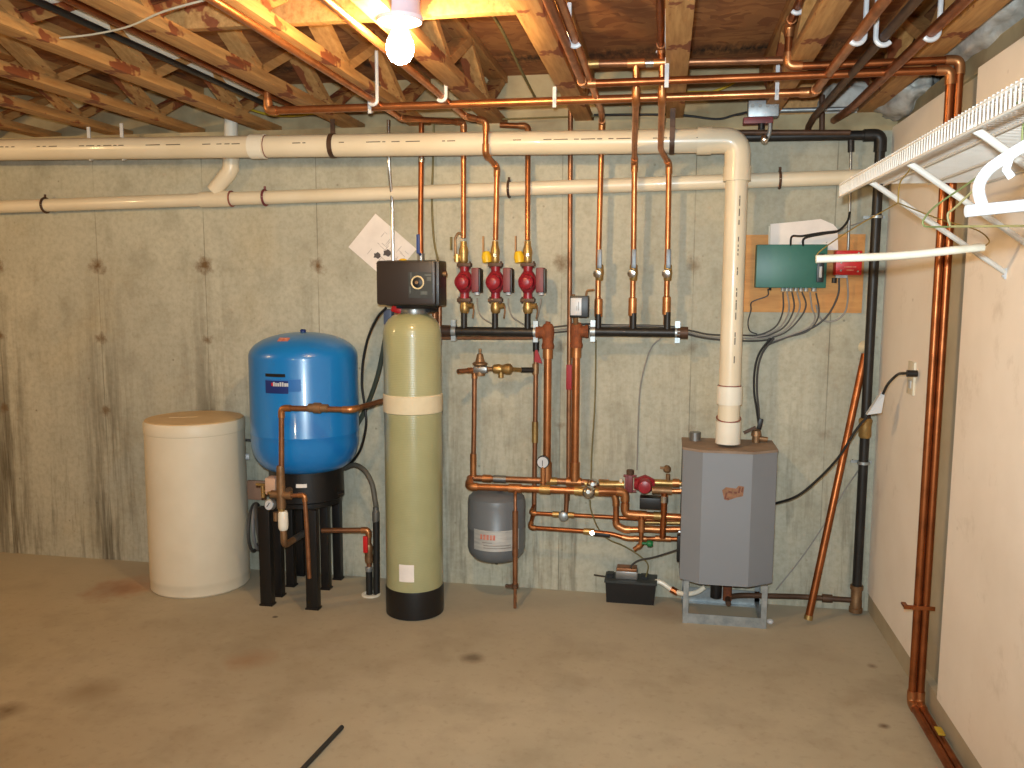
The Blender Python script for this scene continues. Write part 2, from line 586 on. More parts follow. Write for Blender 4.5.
def run(name, label, cat, pts, r, mat='copper', fit='fitting', bend=None, group=None, couplings=(), fitr=1.22, elbows=True, n=14):
    """a pipe through the points with one fitting on each corner"""
    pts = [V(p) for p in pts]
    bend = bend if bend is not None else r * 2.2
    low = min(pts, key=lambda p: p.z)
    t = thing(name, label, cat, low, group)
    MB().tube(pts, r, bend, n=n).build('pipe', mat, t)
    if elbows:
        for i in range(1, len(pts) - 1):
            b = pts[i]; d1 = (pts[i - 1] - b); d2 = (pts[i + 1] - b)
            if d1.normalized().dot(d2.normalized()) < -.97:
                continue
            e = min(bend + r * 1.2, d1.length * .48, d2.length * .48)
            MB().tube([b + d1.normalized() * e, b, b + d2.normalized() * e], r * fitr, min(bend, e * .9), n=n).build('elbow', fit, t)
    for c, d, L, k, m in couplings:
        d = V(d).normalized()
        MB().cyl(V(c) - d * L / 2, V(c) + d * L / 2, r * k, n=n).build('coupling', m, t)
    return t


def cable(name, label, pts, r, mat, group=None, cat='cable'):
    o = MB().tube(curvy(pts), r, n=8).build(name, mat)
    return tag(o, label, cat, group)


# ------------------------------------------------------------------ the room
XL, YB, ZD = -5.2, -2.6, 2.49
ZW = 2.17                                            # top of the poured wall
ZP = onx(958, 82, R).z                               # top of the cream wall panel
struct('floor', MB().span((XL - .2, YB - .2, -.12), (R + .2, D + .2, 0)), 'floor')
struct('wall_back', MB().span((XL - .2, D, 0), (R + .2, D + .2, ZW)), 'wall')
yg0, yg1 = onx(963, 300, R).y, onx(934, 300, R).y
struct('wall_right', MB().span((R + .035, YB, 0), (R + .2, D, ZP)), 'cement')
struct('trim_5', MB().span((R, yg1, .09), (R + .036, D, ZP)), 'cream')                            # far cream panel
struct('trim_6', MB().span((R, YB, .09), (R + .036, yg0, ZP)), 'cream')                           # near cream panel
struct('baseboard_right', MB().span((R + .006, YB, 0), (R + .036, D, .09)), 'cement')
struct('wall_left', MB().span((XL - .2, YB, 0), (XL, D, 2.45)), 'wall')
struct('wall_front', MB().span((XL, YB - .2, 0), (R, YB, 2.45)), 'wall')
struct('ceiling', MB().span((XL - .2, YB - .2, ZD), (R + .3, D + .25, ZD + .03)), 'osb')
struct('trim_1', MB().span((XL, D + .005, ZW), (R + .1, D + .14, 2.25)), 'rim')                  # sill plate
struct('trim_2', MB().span((XL, D + .115, 2.25), (R + .2, D + .15, ZD)), 'rim')                   # rim board
struct('trim_3', MB().span((R + .02, YB, ZP), (R + .16, D, 2.25)), 'rim')                        # right sill plate
struct('trim_4', MB().span((R + .15, YB, 2.25), (R + .19, D, ZD)), 'rim')

# floor trusses, sixteen inches apart
ZB = 2.25
CW, CH = .078, .036


def make_truss(x):
    t = thing('floor_truss', '', 'floor truss', (x, .7, ZB))
    y0, y1 = .65, D + .11
    MB().span((x - CW / 2, y0, ZB), (x + CW / 2, y1, ZB + CH), bev=.002).build('bottom_chord', 'pine', t)
    MB().span((x - CW / 2, y0, ZD - CH), (x + CW / 2, y1, ZD), bev=.002).build('top_chord', 'pine', t)
    n = 10; zl, zh = ZB + CH, ZD - CH
    st = (y1 - .05 - y0) / n
    for k in range(n):
        ya, yb = y0 + k * st, y0 + (k + 1) * st
        a = V((x, ya, zl if k % 2 else zh)); b = V((x, yb, zh if k % 2 else zl))
        d = (b - a); L = d.length; ang = math.atan2(d.z, d.y)
        MB().box((a + b) / 2, (CW * .86, L + .012, .034), Matrix.Rotation(ang, 3, 'X')).build('web', 'pine', t)
    return t


TX = [(-3.63, 'floor truss with red-stained chord, nearest the unseen left wall'), (-3.22, 'floor truss above the far left end of the thick vent pipe'),
      (-2.80, 'floor truss third in the row from the left end of the vent pipe'),
      (-2.39, 'floor truss directly above the lid of the almond brine tank'), (-1.97, 'floor truss just left of the pair of dark overhead pipes'),
      (-1.53, 'floor truss just right of the pair of dark overhead pipes'), (-1.19, 'orange-lit floor truss with a copper pipe hooked along it, left of the bulb'),
      (-.81, 'floor truss that carries the lit bare bulb'), (-.395, 'stained floor truss right of the bulb, ending above the circulator pumps'),
      (.018, 'pale floor truss ending above the steel strap of the thick vent pipe'), (.43, 'floor truss whose chord passes over the metal junction box'),
      (.84, 'last floor truss, beside the insulation over the cream wall')]
first_truss = make_truss(TX[0][0])
for i, (x, lab) in enumerate(TX):
    t = first_truss if i == 0 else copy_tree(first_truss)
    t.location.x = x; t['label'] = lab; t['group'] = 'floor trusses across the ceiling'

# the blocking board through the trusses by the bulb
yb = onz(515, 12, ZB + CH).y
tag(MB().span((-1.60, yb, ZB + CH + .002), (-.42, yb + .036, ZB + CH + .15), bev=.002).build('blocking_board', 'pine'),
    'glowing pine board on edge crossing the trusses behind the bulb', 'board')

tag(MB().span((.475, D + .06, 2.252), (.93, D + .098, 2.44), bev=.002).build('blocking_board', 'pine'), 'brown wooden blocking at the rim above the black gas pipe', 'board')

# insulation along the top of the right wall
def batt(name, lab, c, size, seed):
    bm = MB(); bm.sph((0, 0, 0), 1, n=40)
    for v in bm.bm.verts:
        n1 = noise.noise(v.co * 2.1 + V((seed, 0, 0))); n2 = noise.noise(v.co * 5 + V((0, seed, 0)))
        v.co = v.co * (1 + .28 * n1 + .14 * n2)
        v.co = V((v.co.x * size[0], v.co.y * size[1], v.co.z * size[2])) + V(c)
    return tag(bm.build(name, 'batt', angle=180), lab, 'insulation', 'insulation above the cream wall')


p = onx(915, 95, R + .04)
batt('insulation_batt', 'fluffy grey insulation lump in the corner above the wire shelf end', (p.x - .03, p.y + .05, p.z + .0), (.10, .30, .08), 1)
p = onx(985, 35, R + .03)
batt('insulation_batt', 'grey insulation batt stuffed over the cream wall near the picture edge', (p.x - .0, p.y, p.z + .02), (.09, .42, .07), 5)
batt('insulation_batt', 'grey insulation tucked at the rim where the black gas pipe turns down', (.80, D + .06, 2.30), (.16, .06, .10), 9)

# ------------------------------------------------------------------ lamp
pb = onz(400, 46, 2.175)
bx, by = pb.x, pb.y
t = thing('bulb_fixture', 'lit bare bulb in a white porcelain lampholder under a floor truss', 'ceiling light', (bx, by, 2.12))
ZL = pb.z - 2.075
MB().lathe([(.062, 0), (.067, .012), (.06, .03), (.058, .075), (.066, .085), (.066, .098)], (bx, by, 2.14 + ZL), n=28).build('lampholder', 'porcelain', t)
MB().lathe([(.012, -.112), (.027, -.104), (.037, -.087), (.040, -.07), (.037, -.05), (.023, -.022), (.015, -.004), (.015, .0)], (bx, by, 2.138 + ZL), n=24).build('bulb', 'bulb', t)
m = MB(); m.cyl((bx, by, 2.236 + ZL), (bx, by, 2.275 + ZL), .05, n=8); m.span((bx - .02, by, 2.275 + ZL), (bx + .02, yb + .002, 2.285 + ZL)); m.build('ceiling_box', 'galv', t)

# ------------------------------------------------------------------ big vent pipe
oV = .215
rv = (wl(400, 135, oV) - wl(400, 158, oV)).length / 2
A0, A1 = wl(-120, 151.5, oV), wl(735, 140.5, oV)
B1 = wl(728, 443, oV)
A1.x = wl(736, 200, oV).x; B1.x = A1.x
t = thing('vent_pipe', 'thick cream vent pipe along the ceiling that elbows down into the boiler', 'pipe', (B1.x, D - oV, B1.z))
rb = .115
MB().tube([A0, A1 + (A0 - A1).normalized() * rb], rv, n=28).build('horizontal_pipe', 'pvc', t)
MB().tube([A1 + V((0, 0, -rb)), B1], rv * .92, n=28).build('vertical_pipe', 'pvc', t)
dA = (A0 - A1).normalized()
MB().tube([A1 + dA * (rb + .01), A1, A1 + V((0, 0, -rb - .01))], rv * 1.06, rb, n=28, seg=12).build('elbow', 'pvc', t)
MB().cyl(A1 + dA * (rb - .005), A1 + dA * (rb + .055), rv * 1.14, n=28).build('coupling', 'pvc', t)
MB().cyl(A1 - V((0, 0, rb - .005)), A1 - V((0, 0, rb + .055)), rv * 1.13, n=28).build('coupling', 'pvc', t)


def onA(px):
    f = (wl(px, 146, oV).x - A0.x) / (A1.x - A0.x)
    return A0.lerp(A1, f)


c = onA(258.5)
MB().cyl(c - dA * .035, c + dA * .035, rv * 1.12, n=28).build('coupling', 'pvc_white', t)
MB().cyl(onA(267) - dA * .002, onA(267) + dA * .002, rv * 1.03, n=28).build('primer_ring', 'primer', t)
z1, z2 = wl(730, 386, oV).z, wl(730, 404, oV).z
MB().cyl((B1.x, B1.y, z1), (B1.x, B1.y, z2), rv * 1.08, n=28).build('coupling', 'pvc_white', t)
MB().cyl((B1.x, B1.y, z1 + .001), (B1.x, B1.y, z1 + .005), rv * .97, n=28).build('primer_ring', 'primer', t)
z3 = wl(729, 421, oV).z
MB().cyl((B1.x, B1.y, z3), (B1.x, B1.y, B1.z), rv * 1.06, n=28).build('collar', 'pvc_white', t)
MB().torus((B1.x, B1.y, wl(729, 418, oV).z), (0, -.25, 1), rv * 1.01, .003).build('primer_ring', 'primer', t)
# printed line on the pipe
pr = MB(); x = -100.0
while x < 700:
    L = random.choice((3, 5, 8, 14)); gap = random.choice((2, 3, 6, 22))
    if not (240 < x < 285 or 322 < x < 342 or 475 < x < 500):
        a, b = onA(x), onA(min(x + L, 700))
        pr.box((a + b) / 2 + V((0, -rv * .985, .006)), ((b - a).length, .003, .004))
    x += L + gap
pr.build('printed_line', 'print', t)
pr = MB(); z = A1.z - .24
while z > z1 + .05:
    L = random.choice((.01, .02, .03)); pr.box((B1.x + .012, B1.y - rv * .895, z), (.004, .003, L)); z -= L + random.choice((.008, .012, .05))
pr.build('printed_line', 'print', t)
# straps
for px, lab in ((333, 'dark perforated strap holding the thick vent pipe left of the bulb'), (672, 'dark steel strap holding the thick vent pipe near its elbow')):
    c = onA(px); m = MB()
    m.lathe([(rv * 1.02, -.011), (rv * 1.07, -.011), (rv * 1.07, .011), (rv * 1.02, .011)], c, dA, 28)
    m.span((c.x - .011, c.y - rv * 1.09, c.z), (c.x + .011, c.y - rv * 1.04, c.z + rv * 1.06)) if px > 500 else None
    m.span((c.x - .011, c.y - .002, c.z + rv), (c.x + .011, c.y + .002, 2.262))
    if px > 500:
        m.span((c.x - .011, c.y - rv * 1.09, c.z + rv * 1.02), (c.x + .011, c.y, c.z + rv * 1.06))
    tag(m.build('pipe_strap', 'brown_iron'), lab, 'pipe strap', 'straps on the vent pipe')
for px in (89, 122):
    c = onA(px); m = MB()
    m.span((c.x - .008, c.y + .0, c.z + rv), (c.x + .008, c.y + .006, 2.262)); m.tube([c + V((0, math.sin(a_) * (rv + .003), math.cos(a_) * (rv + .003))) for a_ in [k * PI / 12 for k in range(13)]], .004, n=8)
    tag(m.build('pipe_strap', 'white'), 'white plastic hanger loop around the vent pipe, ' + ('first' if px < 100 else 'second') + ' from the left picture edge', 'pipe strap', 'straps on the vent pipe')

# ------------------------------------------------------------------ thin drain pipe on the wall
oD = .045
rd = (wl(400, 186, oD) - wl(400, 200, oD)).length / 2
a, b = wl(-120, 211, oD), wl(872, 176.5, oD)
t = thing('drain_pipe', 'thinner cream drain pipe clamped low along the concrete wall with a wye', 'pipe', wl(220, 200, oD))
MB().tube([a, b], rd, n=20).build('main_pipe', 'pvc', t)


def onD(px):
    return a.lerp(b, (wl(px, 195, oD).x - a.x) / (b.x - a.x))


dd = (b - a).normalized()
q = onD(216)
MB().cyl(onD(201), onD(231), rd * 1.2, n=20).build('wye', 'pvc', t)
k1, k2, k3 = wl(231, 170, oD), wl(231, 152, oD), wl(231, 118, oD)
k0 = wl(214, 191, oD)
MB().tube([k0, k0.lerp(k1, .62)], rd * 1.16, n=20).build('wye_branch', 'pvc', t)
MB().tube([k0.lerp(k1, .58), k1, k2], rd * 1.22, .06, n=20).build('bend', 'pvc', t)
MB().tube([k1, k3], rd, n=20).build('riser', 'pvc_white', t)
MB().cyl(onD(231), onD(232), rd * 1.23, n=20).build('primer_ring', 'primer', t)
for px in (45, 265, 509, 779):
    c = onD(px); m = MB()
    m.torus(c, dd, rd + .004, .006, n=20)
    m.cyl(c + V((0, 0, rd)), c + V((0, .0, rd + .022)), .006, n=8); m.cyl(c, (c.x, D, c.z), .012, n=8)
    m.build('clamp', 'brown_iron' if px != 265 else 'maroon_dark', t)

# ------------------------------------------------------------------ copper overhead
r34, r1 = .0125, .0155
zA = 2.205
ya = onz(555, 101, zA).y
# run A: along the wall under the trusses, then back towards the viewer
pA = [at(268, 109, ya), at(814, 96.5, ya)]
pA[1].z = pA[0].z = zA
xE = pA[1].x
run('copper_pipe', 'long lower copper pipe under the trusses, turning forward right of the junction box', 'pipe',
    [V((pA[0].x, ya + .0, zA + .085)), pA[0], pA[1], (xE, .7, zA)], r1, 'copper')
# right wall pair
yP = 3.09
xl_, xr_ = at(936.5, 300, yP).x, at(945, 300, yP).x
zt1, zt2 = at(950, 70, yP).z, at(955, 60, yP).z
pz = .02
xp = at(583, 76, yP).x
run('copper_pipe', 'copper riser by the cream wall and floor, room-side one of the pair', 'pipe',
    [(xp, .7, zt1), (xp, yP, zt1), (xl_, yP, zt1), (xl_, yP, pz), (xl_, .6, pz)], .0135, 'copper_red')
x2 = at(788, 62, yP).x
run('copper_pipe', 'copper riser tight against the cream wall and floor, wall-side one of the pair', 'pipe',
    [(x2, .7, zt2 + .14), (x2, yP, zt2 + .14), (x2, yP, zt2), (xr_, yP, zt2), (xr_, yP, pz), (xr_, .6, pz)], .0135, 'copper_red')
zc = at(920, 606, yP).z
m = MB(); m.span((xl_ - .05, yP - .022, zc - .007), (R, yP - .016, zc + .007)); m.span((xl_ - .05, yP - .022, zc - .004), (xl_ - .035, yP + .02, zc + .004)); m.cyl((xl_ - .022, yP - .03, zc), (xl_ - .022, yP - .016, zc), .006, n=8)
tag(m.build('pipe_clamp', 'copper_red'), 'copper strap across the twin risers low on the cream wall', 'pipe clamp')
# run C behind the bright one, with the tops of two risers
yc_ = yP + .09
pC = [at(586, 64, yc_), at(790, 60, yc_)]
run('copper_pipe', 'shiny copper header behind the bright overhead pipe, feeding two risers', 'pipe', pC, r34, 'copper_old',
    couplings=[(at(592, 64, yc_), (1, 0, 0), .05, 1.2, 'brass'), (at(636, 63, yc_), (1, 0, 0), .06, 1.25, 'fitting'), (at(662, 62.5, yc_), (1, 0, 0), .06, 1.25, 'fitting'), (at(650, 63, yc_), (1, 0, 0), .03, 1.15, 'chrome')])
# overhead pipes along the joists
oR = .13


def overhead(label, hook, z, end, r=r34, mat='copper_red', y0=.7):
    h = onz(hook[0], hook[1], z)
    pts = [V((h.x, y0, z)), V((h.x, end[1] - .12 if isinstance(end, V) else end, z))]
    return h, pts


def jhook(lab, p, zt, r, side=1):
    """white plastic J hook cradling a pipe that runs in depth at p"""
    m = MB(); w = r + .0055
    pts = [p + V((math.cos(a_) * w * side, 0, math.sin(a_) * w)) for a_ in [PI * (.98 + .80 * k / 10) for k in range(11)]]
    # stem on the far tip
    st = V((p.x - w * side, p.y, zt))
    pts = [st] + pts
    m.tube(pts, .0072, n=8)
    return tag(m.build('pipe_hook', 'white'), lab, 'pipe hook', 'white hooks on the overhead pipes')


zo = 2.215
R_TOP = {}
# pumps' risers and plain risers ---------------------------------------------------
def riser(label, pts, r=r34, mat='copper', coupl=(), name='copper_riser'):
    return run(name, label, 'pipe', pts, r, mat, couplings=coupl)


# left overhead pipes with hooks
h4 = onz(368, 97, zo)
riser('reddish copper pipe hooked under the orange-lit truss, dropping to the first circulator pump', [(h4.x, .7, zo), (h4.x, D - .36, zo), wl(463.5, 122, oR), wl(463.5, 238, oR)], mat='copper', name='copper_pipe')
h5 = onz(440, 95, zo)
riser('copper pipe right of the bulb dropping over the vent pipe to the second pump', [(h5.x, .7, zo), (h5.x, D - .36, zo), wl(486, 121, .305), wl(485.5, 154, .305), wl(497, 167, oR), wl(495.5, 240, oR)], mat='copper', name='copper_pipe')
riser('copper riser above the third circulator pump, turning left over the vent pipe', [wl(500, 125, .07), wl(528, 126, .07), wl(527.5, 240, oR)], mat='copper')
riser('long thin copper riser passing behind the white-faced sensor box down to the boiler piping', [wl(570.5, 110, .04), wl(570, 240, .04), wl(568.5, 480, .04)], r=.0115, mat='copper_old')
h6 = onz(575, 40, zo)
riser('copper riser to the left lever valve, fed from a pipe beside the truss', [(h6.x, .7, zo), (h6.x, D - .4, zo), wl(602, 122, oR), wl(600.5, 180, oR), wl(598.5, 255, oR), wl(597.5, 327, oR)], mat='copper', name='copper_pipe')
q = at(636, 63, yc_)
riser('copper riser crossing the vent pipe to the middle lever valve', [q, at(636, 100, yc_ + .02), wl(634.5, 147, .305), wl(634.5, 162, oR + .02), wl(633.5, 255, oR), wl(632, 326, oR)], mat='copper')
hD = onz(661, 47, 2.34)
q = at(662, 62.5, yc_)
riser('copper riser jogging right below the vent pipe to the right lever valve', [q, at(662, 100, yc_ + .02), wl(660.5, 149, .305), wl(669, 164, oR), wl(667.5, 255, oR), wl(666, 325, oR)], mat='copper')
run('copper_pipe', 'dark red copper pipe overhead left of the pale truss, ending at the copper header', 'pipe', [(hD.x, .7, 2.34), (hD.x, yc_, 2.34), at(662, 62.5, yc_)], r34, 'copper_red')
# right side pipes in depth
hE = V((xE, onz(862, 36, zA).y, zA))
zF = 2.2
hF = onz(884, 37, zF)
gx = hF.x
hG = onz(931, 32, zF)
run('copper_pipe', 'dark copper pipe overhead in the right hook, nearest the cream wall', 'pipe', [(hG.x, .7, zF), (hG.x, onz(855, 107, zF).y, zF), (hG.x, D + .02, zF + .02)], r1, 'copper_red')
hk = onz(800, 3, 2.36)
# hooks
jhook('white hook on the reddish pipe under the orange-lit truss, left of the bulb', V((h4.x, onz(372, 100, zo).y, zo)), 2.40, r34, -1)
jhook('white hook holding the pipe just right below the bulb', V((h5.x, onz(443, 96, zo).y, zo)), 2.30, r34, -1)
jhook('white hook beside the stained truss at the top, second riser pipe', V((h6.x, onz(575, 40, zo).y, zo)), 2.32, r34, 1)
jhook('white hook left of the pale truss at the top', V((hD.x, onz(661, 47, 2.34).y, 2.34)), ZD - .02, r34, -1)
jhook('white hook on the left one of three diagonal pipes near the cream wall', hE, ZD - .02, r1, -1)
jhook('white hook on the middle one of three diagonal pipes near the cream wall', hF, ZD - .02, .0165, 1)
jhook('white hook on the right one of three diagonal pipes near the cream wall', hG, ZD - .02, r1, -1)
jhook('white hook on the pipe above the metal junction box', V((x2, onz(800, 6, zt2 + .14).y, zt2 + .14)), ZD - .02, r1, -1)
# straight hangers on run A
for px, lab in ((371, 'white strap hanger of the lower copper pipe left of the bulb'), (555, 'white strap hanger of the lower copper pipe under the stained truss'), (776, 'white strap hanger of the lower copper pipe above the junction box')):
    c = at(px, 101, ya); m = MB()
    m.span((c.x - .007, ya - r1 - .004, zA - r1 - .012), (c.x + .007, ya - r1 - .001, zA + .10 if px > 700 else zA + .05))
    m.torus((c.x, ya, zA), (1, 0, 0), r1 + .004, .004)
    m.span((c.x - .007, ya - r1 - .004, zA + .04), (c.x + .007, ya + .01, zA + .048))
    tag(m.build('strap_hanger', 'white'), lab, 'pipe hanger', 'white strap hangers')
# extra strap by the pale truss
c = at(667, 66, yP - .03)
tag(MB().span((c.x - .007, yP - .035, zt1 - .03), (c.x + .007, yP - .03, 2.27)).build('strap_hanger', 'white'), 'thin white strap on the bright overhead pipe at the pale truss', 'pipe hanger', 'white strap hangers')

# gas pipe: black/brown iron
yG = D - .055
zG = at(800, 137, yG).z
xg = at(872, 300, yG).x
zb = at(860, 598, yG).z
t = run('gas_pipe', 'black iron gas pipe in the corner, from ceiling to floor tee', 'pipe',
        [(gx, .7, zF), (gx, yG - .14, zF), (gx, yG, zG + .04), (gx, yG, zG)], .0135, 'brown_iron', 'brown_iron', elbows=False)
MB().tube([wl(690, 138, .055), (xg, yG, zG), (xg, yG, zb + .04)], .021, .03, n=16).build('pipe', 'black_iron', t)
MB().tube([(xg - .07, yG, zG), (xg, yG, zG), (xg, yG, zG - .07)], .027, .03, n=16).build('elbow', 'black_iron', t)
MB().tube([wl(700, 132.5, .12), wl(850, 132.5, .12)], .012, n=12).build('branch_pipe', 'brown_iron', t)
MB().lathe([(.03, 0), (.03, .02), (.026, .022), (.026, .055), (.024, .06), (.024, .105), (.029, .107), (.029, .125)], (xg, yG, at(861, 612, yG).z), n=16).build('tee', 'bronze', t)
zb2 = zb - .012
eb = V((at(727, 597, D - .12).x, D - .13, zb2))
MB().tube([(xg, yG, zb2), (at(800, 600, yG).x, yG, zb2), (eb.x + .06, D - .1, zb2 + .004), eb + V((0, 0, .002)), eb + V((0, -.08, .0))], .0125, .03).build('floor_branch', 'brown_iron', t)
MB().cyl((at(822, 603, yG).x, yG, zb2), (at(832, 603, yG).x, yG, zb2), .019).build('union', 'brown_iron', t)
MB().cyl((eb.x, eb.y, zb2 - .012), (eb.x, eb.y, zb2 + .055), .02).build('elbow', 'rust', t)
z5, z6 = at(868, 418, yG).z, at(868, 438, yG).z
MB().lathe([(.022, 0), (.028, .01), (.026, .05), (.03, .08), (.024, z5 - z6)], (xg, yG, z6), n=16).build('valve', 'brass', t)
for py in (463, 217):
    zz = at(870, py, yG).z
    m = MB(); m.lathe([(.022, -.006), (.027, -.006), (.027, .006), (.022, .006)], (xg, yG, zz)); m.span((xg - .05, yG + .02, zz - .006), (xg + .04, yG + .03, zz + .006)); m.cyl((xg - .035, yG + .03, zz), (xg - .035, D, zz), .004, n=6)
    m.build('clamp', 'galv', t)
# drop from the gas line to the red box (conduit)
t = run('conduit', 'thin grey conduit from the dark ceiling pipe to the red relay box', 'conduit',
        [wl(851, 138, .05), wl(850, 200, .05), wl(848, 250, .05)], .006, 'steel_grey', 'steel_grey', elbows=False)
MB().cyl(wl(851, 139, .05), wl(851, 152, .05), .014, n=10).build('connector', 'black_iron', t)
run('conduit', 'grey metal conduit from the junction box along the rim to the right', 'conduit', [wl(778, 110.5, .06), wl(858, 108.5, .06)], .0095, 'galv', elbows=False)
run('conduit', 'silver conduit running down across the tilted paper to the softener head', 'conduit',
    [wl(388.5, 120, .10), wl(389, 165, .10), wl(392.5, 205, .055), wl(393, 262, .055)], .0085, 'chrome', 'chrome', bend=.05, elbows=False)
t = run('copper_riser', 'copper riser with blue lever going down behind the softener head', 'pipe', [wl(421.5, 120, oR), wl(420.5, 230, oR), wl(421, 268, oR)], r34, 'copper_red',
        couplings=[(wl(421.5, 160, oR), (0, 0, 1), .02, 1.25, 'chrome'), (wl(421, 259, oR), (0, 0, 1), .05, 1.35, 'steel_grey')])
m = MB(); c = wl(418.2, 244, oR + .035); m.box(c, (.017, .012, .09), bev=.005); m.cyl(c + V((.005, 0, -.04)), wl(421, 256, oR), .006)
m.build('lever', 'blue_h', t)
run('copper_pipe', 'old copper pipe dropping behind the softener head to the fiberglass tank top', 'pipe', [wl(434.5, 300, .10), wl(434.5, 345, .10)], .012, 'copper_old', elbows=False)
run('copper_pipe', 'second old copper pipe dropping behind the softener head, nearer the pump header', 'pipe', [wl(439.5, 300, .08), wl(439.5, 345, .08)], .012, 'copper_old', elbows=False)
cable('cable', 'olive cable hanging from the ceiling to the back of the softener head', [wl(434, 120, .06), wl(433, 165, .012), wl(432, 200, .012), wl(434, 240, .012), wl(440, 268, .02)], .0055, 'cable_olive')

# junction box with small relay
c = wl(763, 109.5, .2)
t = thing('junction_box', 'galvanized junction box under the rim with a chrome flex fitting hanging below', 'electrical box', c - V((0, 0, .06)))
MB().box(c, (.125, .06, .068), bev=.004).build('box', 'galv', t)
MB().box(c + V((-.02, .0, -.047)), (.12, .05, .026), bev=.003).build('lower_plate', 'maroon_dark', t)
MB().cyl(c + V((-.005, -.01, -.06)), c + V((-.005, -.01, -.085)), .014).build('knockout', 'black_p', t)
MB().tube([c + V((.03, -.01, -.034)), c + V((.03, -.015, -.10)), c + V((.012, -.015, -.135))], .009, .03).build('flex_fitting', 'galv', t)
MB().sph(c + V((.008, -.018, -.125)), .017, (1, .9, 1.25)).build('connector_nut', 'chrome', t)
m = MB()
for k in range(4):
    m.cyl(c + V((-.045 + .03 * k, -.03, .01)), c + V((-.045 + .03 * k, -.034, .01)), .008, n=10)
m.build('knockout_plugs', 'steel_grey', t)
run('steel_pipe', 'dark pipe stub from the middle diagonal gas pipe to the rim', 'pipe', [wl(822, 95, .05), wl(822, 134, .05)], .012, 'brown_iron', elbows=False)
# rim cables
cable('cable', 'yellow cable sagging along the rim left of the vent pipe strap', [wl(225, 100, .06), wl(262, 113, .07), wl(290, 116, .07), (wl(316, 113, .06))], .006, 'yellow_wire', 'yellow cables along the rim')
cable('cable', 'yellow cable running along the rim behind the twin risers', [wl(608, 101, .02), wl(660, 94, .03), wl(710, 92, .03), wl(745, 95, .02), wl(790, 92, .02)], .0055, 'yellow_wire', 'yellow cables along the rim')
cable('cable', 'yellow cable rising in a curve above the vent pipe elbow', [wl(712, 92, .03), wl(728, 86, .03), wl(742, 78, .03), wl(752, 79, .03)], .0055, 'yellow_wire', 'yellow cables along the rim')
cable('cable', 'black cable drooping along the rim into the junction box', [wl(594, 115, .03), wl(630, 114.5, .04), wl(680, 115, .04), wl(716, 119, .04), wl(735, 115, .05), wl(752, 111, .07)], .005, 'cable_black')
cable('cable', 'thin brown cable along the rim above the pumps', [wl(430, 118, .02), wl(500, 119, .02), wl(560, 117, .02), wl(600, 116, .02)], .004, 'cable_olive')
cable('cable', 'white cable crossing under the trusses in the upper left corner', [onz(60, 38, 2.244) , onz(95, 34, 2.243), onz(130, 26, 2.243), onz(165, 11, 2.243), onz(220, -4, 2.243)], .003, 'cable_white')
cable('cable', 'yellow-green cable climbing the webs between the bulb and the stained truss', [(-.6, 2.3, 2.44), (-.61, 2.7, 2.42), (-.60, 3.1, 2.40), (-.6, 3.5, 2.36), (-.6, 3.9, 2.33)], .006, 'cable_olive')
# dark pair between trusses on the left
for (hx, hy), z, r, mt, lab in (((150, 52), 2.32, .0115, 'black_iron', 'black pipe in depth through the trusses, left one of the overhead pair'),
                                 ((178, 52), 2.32, .0115, 'copper_red', 'dark copper pipe in depth through the trusses, right one of the overhead pair')):
    h = onz(hx, hy, z)
    run('overhead_pipe', lab, 'pipe', [(h.x, .7, z), (h.x, D - .03, z)], r, mt, elbows=False)
h = onz(150, 40, 2.42)
run('plastic_pipe', 'pale grey plastic pipe above the dark overhead pair', 'pipe', [(h.x, .7, 2.42), (h.x, 3.95, 2.40)], .028, 'pvc_white', 'pvc_white', bend=.05)

# ------------------------------------------------------------------ circulator pumps, headers
oP = .14


def make_pump(c):
    t = thing('circulator_pump', '', 'pump', c - V((0, 0, .12)), 'circulator pumps over the black header')
    z = lambda py: (282 - py) * .00452
    m = MB(); m.lathe([(.022, z(299)), (.021, z(293)), (.034, z(289)), (.041, z(282)), (.034, z(275)), (.021, z(271)), (.022, z(266))], c, n=24)
    m.build('volute', 'maroon', t)
    m = MB(); m.lathe([(.040, 0), (.041, .02), (.036, .024), (.033, .055), (.022, .066), (.012, .068)], c + V((0, -.012, 0)), (0, -1, 0), 24)
    m.build('motor', 'maroon', t)
    for s, py in ((1, 264.5), (-1, 300.5)):
        m = MB(); m.box(c + V((0, 0, z(py))), (.066, .045, .017), bev=.003)
        m.cyl(c + V((-.026, 0, z(py) - .016)), c + V((-.026, 0, z(py) + .016)), .0045, n=8); m.cyl(c + V((.026, 0, z(py) - .016)), c + V((.026, 0, z(py) + .016)), .0045, n=8)
        m.build('flange', 'brown_iron', t)
    b = c + V((.062, -.02, z(280)))
    tb = MB().box(b, (.036, .075, .112), bev=.006).build('terminal_box', 'maroon_dark', t)
    MB().box(b + V((.021, -.006, -.004)), (.008, .072, .108), bev=.003).build('box_cover', 'black_p', tb)
    m = MB(); m.cyl(b + V((.004, -.01, -.055)), b + V((.004, -.01, -.068)), .012, n=10); m.build('cable_grip', 'white', tb)
    # lower isolation valve and black nipple
    m = MB(); m.lathe([(.016, z(314)), (.022, z(312)), (.024, z(308)), (.019, z(303))], c, n=16); m.cyl(c + V((0, 0, z(307))), c + V((.042, -.01, z(306))), .013, n=10)
    m.build('isolation_valve', 'brass', t)
    m = MB(); m.tube([c + V((.045, -.012, z(306))), c + V((.048, -.02, z(312))), c + V((.043, -.02, z(319)))], .004, n=6)
    m.build('valve_lever', 'bronze', t)
    return t


